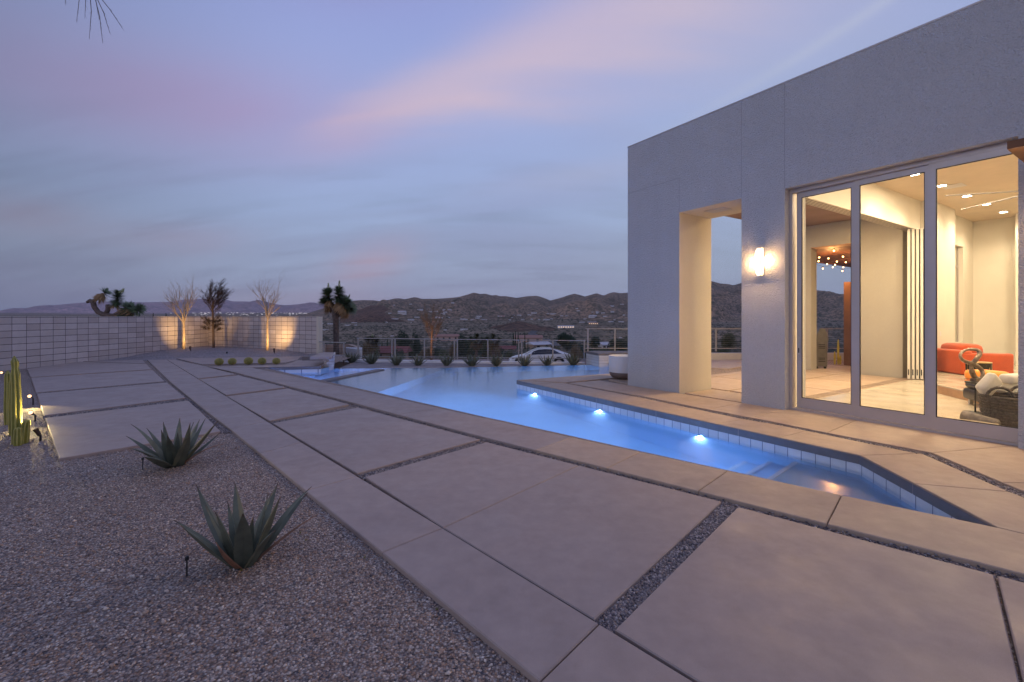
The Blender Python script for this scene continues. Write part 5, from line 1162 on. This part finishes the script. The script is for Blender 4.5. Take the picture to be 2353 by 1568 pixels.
# shrubs over the slopes: one mass nobody could count
sh = MB(); r = random.Random(12); b_v = [Vector(v) for v in ((1, 0, 0), (-1, 0, 0), (0, 1, 0), (0, -1, 0), (0, 0, 1), (.6, .6, .5), (-.6, .6, .5), (-.6, -.6, .5), (.6, -.6, .5))]
bf = [(0, 5, 8), (5, 2, 6), (6, 1, 7), (7, 3, 8), (4, 8, 5), (4, 5, 6), (4, 6, 7), (4, 7, 8), (0, 2, 5), (2, 1, 6), (1, 3, 7), (3, 0, 8)]
for i in range(15000):
    y = math.exp(r.uniform(LG(70), LG(2600))); u = r.uniform(640, 2150); x = (u - CX) / F * y
    if 1460 < u < 1620: continue
    g_ = ground_z(x, y) if y < 1150 else max(ground_z(x, y), hill_z(x, y)); s_ = r.uniform(.5, 1.0) * (.9 + y / 480) * r.choice((.7, 1, 1, 1.5)); sh.add([(x + v.x * s_ * r.uniform(.8, 1.3), y + v.y * s_, g_ - .3 * s_ + v.z * s_ * r.uniform(.6, 1.1)) for v in b_v], bf)
tag(obj('desert_scrub', sh, island('scrub', [(.045, .048, .034), (.08, .075, .055), (.11, .09, .065), (.055, .06, .042), (.13, .11, .08)], .95)), 'dark desert scrub scattered over the valley and lower hills', 'shrubs', kind='stuff')
# trees beyond the fence
def leafcloud(mb, c, rx, ry, rz, n, sz, r, hollow=.35):
    for i in range(n):
        d = Vector((r.gauss(0, 1), r.gauss(0, 1), r.gauss(0, 1))).normalized(); k = r.uniform(hollow, 1) ** .5 * (1 + .22 * noise.noise(d * 2.3 + Vector(c))); p = Vector((c[0] + d.x * rx * k, c[1] + d.y * ry * k, c[2] + d.z * rz * k))
        a = Vector((r.uniform(-1, 1), r.uniform(-1, 1), r.uniform(-1, 1))).normalized() * sz; b = a.orthogonal().normalized() * sz * .6; mb.add([p - a, p + b, p + a, p - b], [(0, 1, 2, 3)])
def tree(name, label, foot, h, rx, mat, seed, n=700, sz=.25, group=None, shape='round', bark='twig', base=.35):
    t = thing(name, label, 'tree', foot, group); r = random.Random(seed); f = Vector(foot); tr = MB(); tr.tube([f - Vector((0, 0, .3)), f + Vector((0, 0, h * .5)), f + Vector((0, 0, h * .8))], [h * .035, h * .025, h * .01], 7)
    cr = MB()
    if shape == 'column':
        for i in range(n): q = r.random() ** .8; g = r.uniform(0, 2 * PI); rr = rx * (1 - q) ** .55 * r.uniform(.5, 1); p = f + Vector((math.cos(g) * rr, math.sin(g) * rr, h * (.06 + .94 * q))); a = Vector((r.uniform(-.3, .3), r.uniform(-.3, .3), 1)) * sz; b = Vector((-math.sin(g), math.cos(g), 0)) * sz * .4; cr.add([p - a, p + b, p + a, p - b], [(0, 1, 2, 3)])
    else:
        for k in range(7 if shape == 'round' else 5):
            g = k * 2.4; o = .42 if k else 0; c = (f.x + math.cos(g) * rx * o, f.y + math.sin(g) * rx * o, f.z + h * (base + .5 * (1 - base)) + (r.uniform(-.22, .22) * h * (1 - base) if k else 0)); leafcloud(cr, c, rx * .62, rx * .62, h * (1 - base) * .42, n // 7, sz, r)
            if k: tr.tube([f + Vector((0, 0, h * .4)), Vector(c)], [h * .012, h * .005], 5)
    obj('trunk', tr, M[bark], t); obj('crown', cr, M[mat], t); return t
def tpx(name, label, u, vb, vt, halfw, mat, seed, **k):
    p = place(u, vb); s_ = p.y / F; return tree(name, label, p, (vb - vt) * s_, halfw * s_, mat, seed, sz=k.pop('sz', 1.6) * s_, **k)
tpx('round_tree', 'big dark round crowned tree right of the white car', 1303, 812, 765, 24, 'leafdark', 1, n=5200, base=.25)
tpx('round_tree', 'dark broad tree behind the raised right fence', 1425, 812, 779, 28, 'leafdark', 2, n=3000, base=.1)
tpx('round_tree', 'green bushy tree seen through the doorway', 1674, 806, 768, 17, 'leafolive', 3, n=2500, base=.1)
tpx('round_tree', 'dark bushy tree between the raised fence posts', 1367, 806, 774, 12, 'leafdark', 4, n=1800, base=.1)
tpx('pine_tree', 'dark tall pine like tree behind the fence left of the lit willow', 928, 824, 762, 22, 'leafdark', 5, n=3600, base=.05)
tpx('pine_tree', 'dark narrow tree right of the pine behind the fence', 958, 824, 768, 12, 'leafdark', 6, n=1800, base=.05)
tpx('bushy_tree', 'dark olive bush tree behind the right middle of the fence', 1080, 826, 772, 20, 'leafolive', 7, n=2600, base=.05)
tpx('bushy_tree', 'dark brownish tree behind the third fence bay', 1062, 828, 764, 16, 'leafdark', 17, n=1900, base=.05)
tpx('bushy_tree', 'olive desert tree behind the first fence bay', 845, 832, 782, 18, 'leafdry', 8, n=2200, base=.05)
tpx('bushy_tree', 'small olive bush just right of the white pier', 884, 830, 798, 14, 'leafolive', 9, n=1400, base=.05)
tpx('bushy_tree', 'olive bush behind the fence right of the pine', 985, 830, 800, 16, 'leafdry', 10, n=1500, base=.0)
tpx('bushy_tree', 'brown bush tree behind the fence near the car nose', 1120, 830, 775, 17, 'leafolive', 12, n=2200, base=.05)
tpx('bushy_tree', 'dry bush tree behind the tail of the car', 1330, 832, 800, 14, 'leafdry', 13, n=1500, base=.0)
tpx('bushy_tree', 'low dark bush under the round tree', 1352, 820, 800, 12, 'leafdark', 14, n=1200, base=.0)
tpx('bushy_tree', 'low olive bush behind the fence seen through the doorway', 1662, 818, 802, 16, 'leafolive', 15, n=1200, base=.0)
qq = ('dark round bush', 'olive desert bush', 'brownish dry bush')
rr_ = random.Random(77)
for i, (u, vt) in enumerate(((838, 800), (862, 795), (905, 790), (916, 803), (944, 796), (972, 803), (1003, 796), (1018, 804), (1040, 790), (1098, 786), (1110, 797), (1138, 790), (1150, 800), (1172, 806), (1226, 806), (1262, 797), (1280, 800), (1322, 795), (1335, 790), (1393, 802), (1408, 796))):
    k_ = i % 3; tpx('desert_bush', qq[k_] + ' standing behind the cable fence, one of many', u, 833 if i % 2 else 829, vt, 9 + 3 * (i % 4), ('leafdark', 'leafolive', 'leafdry')[k_], 200 + i, n=900, base=.0, group='bushes behind the cable fence, ' + ('dark', 'olive', 'dry')[k_])
for i, (u, vb, vt, hw, lb) in enumerate(((1180, 806, 766, 3.2, 'leftmost dark cypress of the group behind the fence'), (1184.5, 806, 763, 2.4, 'second dark cypress of the group behind the fence'), (1190.5, 806, 765, 2.6, 'third dark cypress of the group behind the fence'), (1206, 806, 768, 2.2, 'lone dark cypress right of the group of three'), (1213, 812, 787, 2.0, 'short dark cypress left of the tan gabled house'), (878, 812, 786, 3.0, 'dark cypress behind the first fence bay'), (890, 812, 776, 2.6, 'thin dark cypress by the red roofed house'))):
    tpx('cypress_tree', lb, u, vb, vt, hw, 'leafdark', 30 + i, n=700, shape='column', group='cypresses in the valley', sz=1.5)
for i, (u, vt, hw, lb) in enumerate(((320, 719, 4, 'widest dark cypress tip peeking over the block wall beside the contorted yucca'), (352, 721, 3, 'middle dark cypress tip peeking over the block wall'), (381.5, 721, 2.6, 'dark cypress tip peeking over the wall at the left lit tree'))):
    p = W(u, 800, 60.0); p.z = -4; hh = EYE + (HY - vt) / F * 60 + 4; tree('cypress_tree', lb, p, hh, hw * 60 / F, 'leafdark', 50 + i, n=600, sz=.12, shape='column', group='cypress tips over the wall')
for u, v, s_, lb in ((856, 806, .9, 'small yucca with a yellow flower tip right of the tall yucca'), (1095, 800, 1.2, 'yucca tree behind the fence left of the car'), (1133, 812, 1.2, 'yucca tree behind the fence at the nose of the car')):
    Yj = 30.0; f_ = W(u, 842, Yj)
    yucca('joshua_tree', lb, f_, [([f_, w(u, 808), w(u, 790)], [.12, .10, .08]), ([w(u, 800), w(u + 9 * s_, 786, .2)], [.07, .05])], [(w(u, 798), w(u, 776 if s_ < 1 else 770), 220, .4), (w(u + 7 * s_, 792, .2), w(u + 12 * s_, 780, .2), 180, .4), (w(u - 8 * s_, 792, -.2), w(u - 12 * s_, 778, -.2), 150, .4)], [(w(u, 775), w(u, 768), .07)], .42, int(u), ('jbark', 'leafolive', 'leafdry'))
# orange lit willowy tree beyond the fence
wt_ = W(991, 838, 25.5); wl_ = thing('willow_tree', 'wispy tree beyond the fence with its trunk lit orange from below', 'tree', wt_)
r = random.Random(44); tr = MB(); cr = MB(); fo = MB(); tr.tube([wt_, wt_ + Vector((.02, 0, 1.2)), wt_ + Vector((.05, 0, 2.2))], [.07, .055, .035], 8)
for k in range(12): cr = MB(); g = k * 2.4; wispy(cr, fo, r, wt_ + Vector((.04, 0, 1.25 + .10 * k)), Vector((math.cos(g) * .8, math.sin(g) * .8, .9)), .95, .018, 1, 0); obj('branch', cr, M['bark'], wl_)
obj('trunk', tr, M['bark'], wl_); obj('foliage', fo, M['leafdry'], wl_)
lamp('willow_spot', 'SPOT', wt_ + Vector((-.3, -.9, .55)), 90, (1, .50, .14), .05, (.12, .6, 1.2), 60)
lamp('bush_spot', 'SPOT', W(975, 828, 24.5), 30, (1, .50, .14), .05, (-.2, .6, .5), 80)
# ================================================================== the white car
Yc = 34.0; cz = EYE - (838.5 - HY) / F * Yc - .19; xl = W(1168.6, 0, Yc).x; LC = W(1313.8, 0, Yc).x - xl
cb = Vector((xl, Yc, cz)); car = thing('parked_car', 'white fastback car parked beyond the fence, facing left', 'car', cb + Vector((LC / 2, .9, 0)))
k_ = LC / 4.7
ST = [(0.0, .42, .42, .48, .60, .30), (.10, .58, .60, .66, .74, .20), (.45, .72, .74, .84, .86, .17), (.9, .80, .84, .90, .90, .17), (1.25, .86, .93, .80, .92, .17), (1.7, .90, 1.18, .70, .93, .17), (2.2, .92, 1.38, .62, .93, .17), (2.7, .94, 1.44, .60, .93, .17), (3.2, .96, 1.42, .60, .93, .17), (3.7, .98, 1.30, .62, .92, .17), (4.1, 1.0, 1.15, .66, .90, .17), (4.45, .98, 1.04, .70, .86, .20), (4.65, .86, .92, .66, .78, .28), (4.7, .62, .66, .60, .70, .36)]
def cpt(x, y, z): return cb + Vector((x * k_, y, z))
bodym = MB(); n = 10
for (x, zb_, zr_, wr, wb_, z0) in ST:
    for q in ((-wb_ + .06, z0), (-wb_, z0 + .18), (-wb_ - .0, (zb_ + z0) / 2 + .1), (-wb_ + .02, zb_), (-wr, zr_ - .03), (wr, zr_ - .03), (wb_ - .02, zb_), (wb_, (zb_ + z0) / 2 + .1), (wb_, z0 + .18), (wb_ - .06, z0)): bodym.v.append(tuple(cpt(x, q[0] + .95, q[1]))); bodym.a.append(0)
for i in range(len(ST) - 1):
    for j in range(n): bodym.f.append((i * n + j, (i + 1) * n + j, (i + 1) * n + (j + 1) % n, i * n + (j + 1) % n))
bodym.f.append(tuple(range(n))); bodym.f.append(tuple((len(ST) - 1) * n + j for j in range(n))[::-1])
obj('body', bodym, M['carpaint'], car, smooth=False)
def side(x, f, off=.012): # point on the near side glass plane at height fraction f between belt and roof
    for A, B in zip(ST[:-1], ST[1:]):
        if A[0] <= x <= B[0]: t = (x - A[0]) / (B[0] - A[0]); g_ = [a + (b - a) * t for a, b in zip(A, B)]; break
    zb_, zr_, wr, wb_ = g_[1], g_[2] - .03, g_[3], g_[4] - .02; y = -(wb_ + (wr - wb_) * f) + .95 - off; return cpt(x, y, zb_ + (zr_ - zb_) * f)
wm = MB(); xs = [1.42 + (3.95 - 1.42) * i / 16 for i in range(17)]
def wtop(x): return min(.86, .10 + max(0, (x - 1.42)) * 1.7, .10 + max(0, (4.0 - x)) * 1.25)
wm.add([side(x, .06) for x in xs] + [side(x, wtop(x)) for x in xs], [(i, i + 1, i + 18, i + 17) for i in range(16)]); obj('side_window', wm, M['carglass'], car)
rg = MB()
for A, B in zip(ST[4:11], ST[5:12]): rg.add([cpt(A[0], .95 - A[3] + .05, A[2] - .015), cpt(B[0], .95 - B[3] + .05, B[2] - .015), cpt(B[0], .95 + B[3] - .05, B[2] - .015), cpt(A[0], .95 + A[3] - .05, A[2] - .015)], [(0, 1, 2, 3)])
obj('glass_roof', rg, M['carglass'], car)
for x in (.86, 3.74):
    for y in (.02, 1.72):
        wc = cpt(x, y, .34); Ry = Matrix.Rotation(PI / 2, 4, 'X'); wh_ = obj('wheel', MB().lathe([(.25, -.10), (.34, -.08), (.34, .08), (.25, .10)], wc, 28, M=Ry), M['tyre'], car)
        m = MB().lathe([(.24, -.02), (.24, .105), (.05, .115)], wc, 10, M=Ry); obj('rim', m, M['alu'], wh_)
    m = MB(); c_ = cpt(x, .0, .36); m.add([c_ + Vector((0, 0, 0))] + [c_ + Vector((.42 * math.cos(PI * i / 14) , 0, .42 * math.sin(PI * i / 14))) for i in range(15)], [(0, i + 1, i + 2) for i in range(14)])
    obj('wheel_arch', m, M['tyre'], car)
m = MB(); m.add([side(4.25, -.1, .02), side(4.62, -.12, .03), side(4.60, -.75, .03), side(4.35, -.45, .02)], [(0, 1, 2, 3)]); obj('tail_light', m, M['tail'], car)
m = MB(); m.add([cpt(.06, .28, .56), cpt(.42, .085, .74), cpt(.45, .075, .68), cpt(.08, .26, .49)], [(0, 1, 2, 3)]); obj('headlight', m, M['carglass'], car)
m = MB(); m.ball(cpt(1.62, -.06, .99), .12, .08, .075, 10, 6); obj('mirror', m, M['carpaint'], car)
m = MB(); [m.box(cpt(x, 0, 0).x, cpt(x, 0, 0).x + .22, cpt(0, .008, 0).y - .012, cpt(0, .02, 0).y, cz + .80, cz + .825) for x in (2.15, 3.15)]; obj('door_handle', m, M['steel'], car)

# ================================================================== air, sky, sun, camera
hz = MB(); hz.box(-16500, 16500, -60, 14600, -420, 1100)
hm = bpy.data.materials.new('haze_air'); hm.use_nodes = True; nt = hm.node_tree; nt.nodes.remove(nt.nodes['Principled BSDF']); pv = nt.nodes.new('ShaderNodeVolumePrincipled')
pv.inputs['Color'].default_value = (.86, .84, 1.0, 1); pv.inputs['Density'].default_value = HAZE; pv.inputs['Anisotropy'].default_value = 0.0; nt.links.new(pv.outputs[0], nt.nodes['Material Output'].inputs['Volume'])
if HAZE > 0: tag(obj('haze', hz, hm), 'thin evening haze over the valley', 'haze', kind='stuff')
world = bpy.data.worlds.new('World'); bpy.context.scene.world = world; world.use_nodes = True; nt = world.node_tree; bg = nt.nodes['Background']; out = nt.nodes['World Output']
tc = nt.nodes.new('ShaderNodeTexCoord'); sx = nt.nodes.new('ShaderNodeSeparateXYZ'); nt.links.new(tc.outputs['Generated'], sx.inputs[0]); X, Y, Z = sx.outputs
mn = lambda op, a, b=None: mathn(nt, op, a, b)
def sstep(x, a, b):
    m = nt.nodes.new('ShaderNodeMapRange'); m.interpolation_type = 'SMOOTHSTEP'; m.inputs['From Min'].default_value = a; m.inputs['From Max'].default_value = b
    nt.links.new(x, m.inputs['Value']); return m.outputs[0]
az = mn('ARCTAN2', X, Y); el = mn('ARCSINE', Z)
base = ramp(nt, mn('MULTIPLY', mn('MAXIMUM', el, 0.0), 1 / 1.6), [(0, lin(146, 152, 178)), (.04, lin(148, 160, 190)), (.14, lin(152, 166, 204)), (.26, lin(154, 165, 210)), (.36, lin(148, 156, 208)), (.55, lin(138, 146, 198)), (1, lin(146, 154, 204))])
# vertical position along cloud sheets: project on a high plane for natural perspective
zz = mn('ADD', mn('MAXIMUM', Z, 0.0), .28); cb_ = nt.nodes.new('ShaderNodeCombineXYZ'); nt.links.new(mn('DIVIDE', X, zz), cb_.inputs[0]); nt.links.new(mn('DIVIDE', Y, zz), cb_.inputs[1])
mp = nt.nodes.new('ShaderNodeMapping'); nt.links.new(cb_.outputs[0], mp.inputs[0]); mp.inputs['Rotation'].default_value = (0, 0, math.radians(28)); mp.inputs['Scale'].default_value = (.5, 1.5, 1)
nz = nt.nodes.new('ShaderNodeTexNoise'); nz.inputs['Scale'].default_value = 1.1; nz.inputs['Detail'].default_value = 7; nz.inputs['Roughness'].default_value = .52; nz.inputs['Distortion'].default_value = .6; nt.links.new(mp.outputs[0], nz.inputs['Vector']); n1 = nz.outputs['Fac']
mp2 = nt.nodes.new('ShaderNodeMapping'); nt.links.new(cb_.outputs[0], mp2.inputs[0]); mp2.inputs['Rotation'].default_value = (0, 0, math.radians(28)); mp2.inputs['Scale'].default_value = (.9, 4.2, 1)
nz2 = nt.nodes.new('ShaderNodeTexNoise'); nz2.inputs['Scale'].default_value = 1.7; nz2.inputs['Detail'].default_value = 6; nt.links.new(mp2.outputs[0], nz2.inputs['Vector']); n2 = nz2.outputs['Fac']
# broad greyish mauve cloud
mau = mn('MULTIPLY', sstep(n1, .42, .68), .40)
c = mixc(nt, mau, base, lin(146, 144, 186))
# low grey blue bank
lowb = mn('MULTIPLY', mn('MULTIPLY', sstep(el, .34, .12), sstep(n1, .36, .6)), .36); c = mixc(nt, lowb, c, lin(120, 132, 162))
c = mixc(nt, mn('MULTIPLY', mn('MULTIPLY', sstep(n2, .46, .70), sstep(el, .50, .08)), .38), c, lin(112, 122, 154))
def gauss(x, s): return mn('EXPONENT', mn('MULTIPLY', mn('POWER', mn('ABSOLUTE', mn('DIVIDE', x, s)), 2.0), -1.0))
d = mn('ADD', az, .444); el0 = mn('ADD', mn('SUBTRACT', mn('MULTIPLY', d, .49), mn('MULTIPLY', mn('MULTIPLY', d, d), .21)), .338)
wid = mn('ADD', mn('MULTIPLY', mn('MAXIMUM', d, 0.0), .13), .022)
off = mn('ADD', mn('SUBTRACT', el, el0), mn('MULTIPLY', mn('SUBTRACT', n2, .5), .09))
off = mn('ADD', off, mn('MULTIPLY', mn('MAXIMUM', d, 0.0), .03))
st1 = mn('MULTIPLY', mn('MULTIPLY', gauss(off, wid), sstep(d, -.04, .10)), mn('ADD', mn('MULTIPLY', n2, .7), .45)); st1 = mn('MULTIPLY', st1, sstep(d, 1.35, .75))
c = mixc(nt, mn('MINIMUM', mn('MULTIPLY', st1, 1.05), 1.0), c, lin(206, 180, 196))
def blob(a0, e0, sa, se, amt, col, c, tilt=0.0, nse=None):
    da = mn('SUBTRACT', az, a0); de = mn('SUBTRACT', mn('SUBTRACT', el, e0), mn('MULTIPLY', da, tilt)); g = mn('MULTIPLY', gauss(da, sa), gauss(de, se))
    g = mn('MULTIPLY', g, mn('ADD', mn('MULTIPLY', nse or n1, 1.4), .3)); return mixc(nt, mn('MINIMUM', mn('MULTIPLY', g, amt), 1.0), c, col)
c = blob(-.60, .37, .30, .085, .75, lin(172, 142, 182), c, .10)
c = blob(-.35, .345, .10, .03, .35, lin(186, 158, 186), c, .3)
c = blob(-.30, .110, .085, .045, .62, lin(172, 146, 168), c, .35, n2)
c = blob(-.62, .135, .10, .03, .40, lin(160, 140, 166), c, .1, n2)
c = blob(-.82, .15, .10, .03, .45, lin(156, 134, 156), c, 0, n2)
c = blob(.17, .30, .22, .028, .28, lin(178, 172, 196), c, .12, n2)
c = blob(-.25, .66, .25, .08, .4, lin(150, 134, 178), c, .2)
c = blob(.62, .47, .22, .010, .55, lin(190, 186, 206), c, .34, n2)
c = blob(-.40, .030, .25, .025, .4, lin(156, 136, 156), c, 0)
c = blob(.55, .30, .35, .35, .55, lin(160, 170, 200), c)
c = blob(.50, .06, .30, .10, .5, lin(138, 154, 176), c)
lf = sstep(az, -1.02, -.36); lf = mn('ADD', mn('MULTIPLY', lf, .39), .61); c = mixc(nt, 1.0, c, (.91, .975, 1), 'MULTIPLY')
vm = nt.nodes.new('ShaderNodeVectorMath'); vm.operation = 'SCALE'; nt.links.new(c, vm.inputs[0]); nt.links.new(lf, vm.inputs['Scale'])
nt.links.new(vm.outputs[0], bg.inputs[0]); bg.inputs[1].default_value = SKY
sky = nt.nodes.new('ShaderNodeTexSky'); sky.sky_type = 'NISHITA'; sky.sun_disc = False; sky.sun_elevation = math.radians(.5); sky.sun_rotation = math.radians(200)
bg2 = nt.nodes.new('ShaderNodeBackground'); nt.links.new(sky.outputs[0], bg2.inputs[0]); bg2.inputs[1].default_value = .05
ad = nt.nodes.new('ShaderNodeAddShader'); nt.links.new(bg.outputs[0], ad.inputs[0]); nt.links.new(bg2.outputs[0], ad.inputs[1]); nt.links.new(ad.outputs[0], out.inputs[0])
sun = bpy.data.lights.new('sun', 'SUN'); sun.energy = SUN; sun.angle = math.radians(20); sun.color = (.88, .86, 1); so = bpy.data.objects.new('sun', sun); C.objects.link(so); so.rotation_euler = Vector((.75, .52, -.24)).to_track_quat('-Z', 'Y').to_euler()
cam = bpy.data.cameras.new('camera'); co = bpy.data.objects.new('camera', cam); C.objects.link(co); co.location = (0, 0, EYE); co.rotation_euler = (PI / 2, 0, 0)
cam.sensor_width = 36; cam.lens = 36 * F / 2353; cam.shift_y = -(784 - HY) / 2353; cam.shift_x = 0; cam.clip_start = .1; cam.clip_end = 40000
sc_ = bpy.context.scene; sc_.camera = co; sc_.view_settings.view_transform = 'Standard'; sc_.view_settings.look = 'None'; sc_.view_settings.exposure = 0; sc_.view_settings.gamma = 1
sc_.render.engine = 'CYCLES'; sc_.cycles.use_denoising = True; sc_.cycles.max_bounces = 10; sc_.cycles.diffuse_bounces = 4; sc_.cycles.glossy_bounces = 4; sc_.cycles.transmission_bounces = 6; sc_.cycles.transparent_max_bounces = 12; sc_.cycles.volume_bounces = 0
sc_.cycles.sample_clamp_indirect = 4; sc_.cycles.use_adaptive_sampling = True; sc_.cycles.adaptive_threshold = .015; sc_.cycles.blur_glossy = 1.0
try: sc_.cycles.denoiser = 'OPENIMAGEDENOISE'; sc_.cycles.denoising_input_passes = 'RGB_ALBEDO_NORMAL'
except Exception as e_: print(e_)
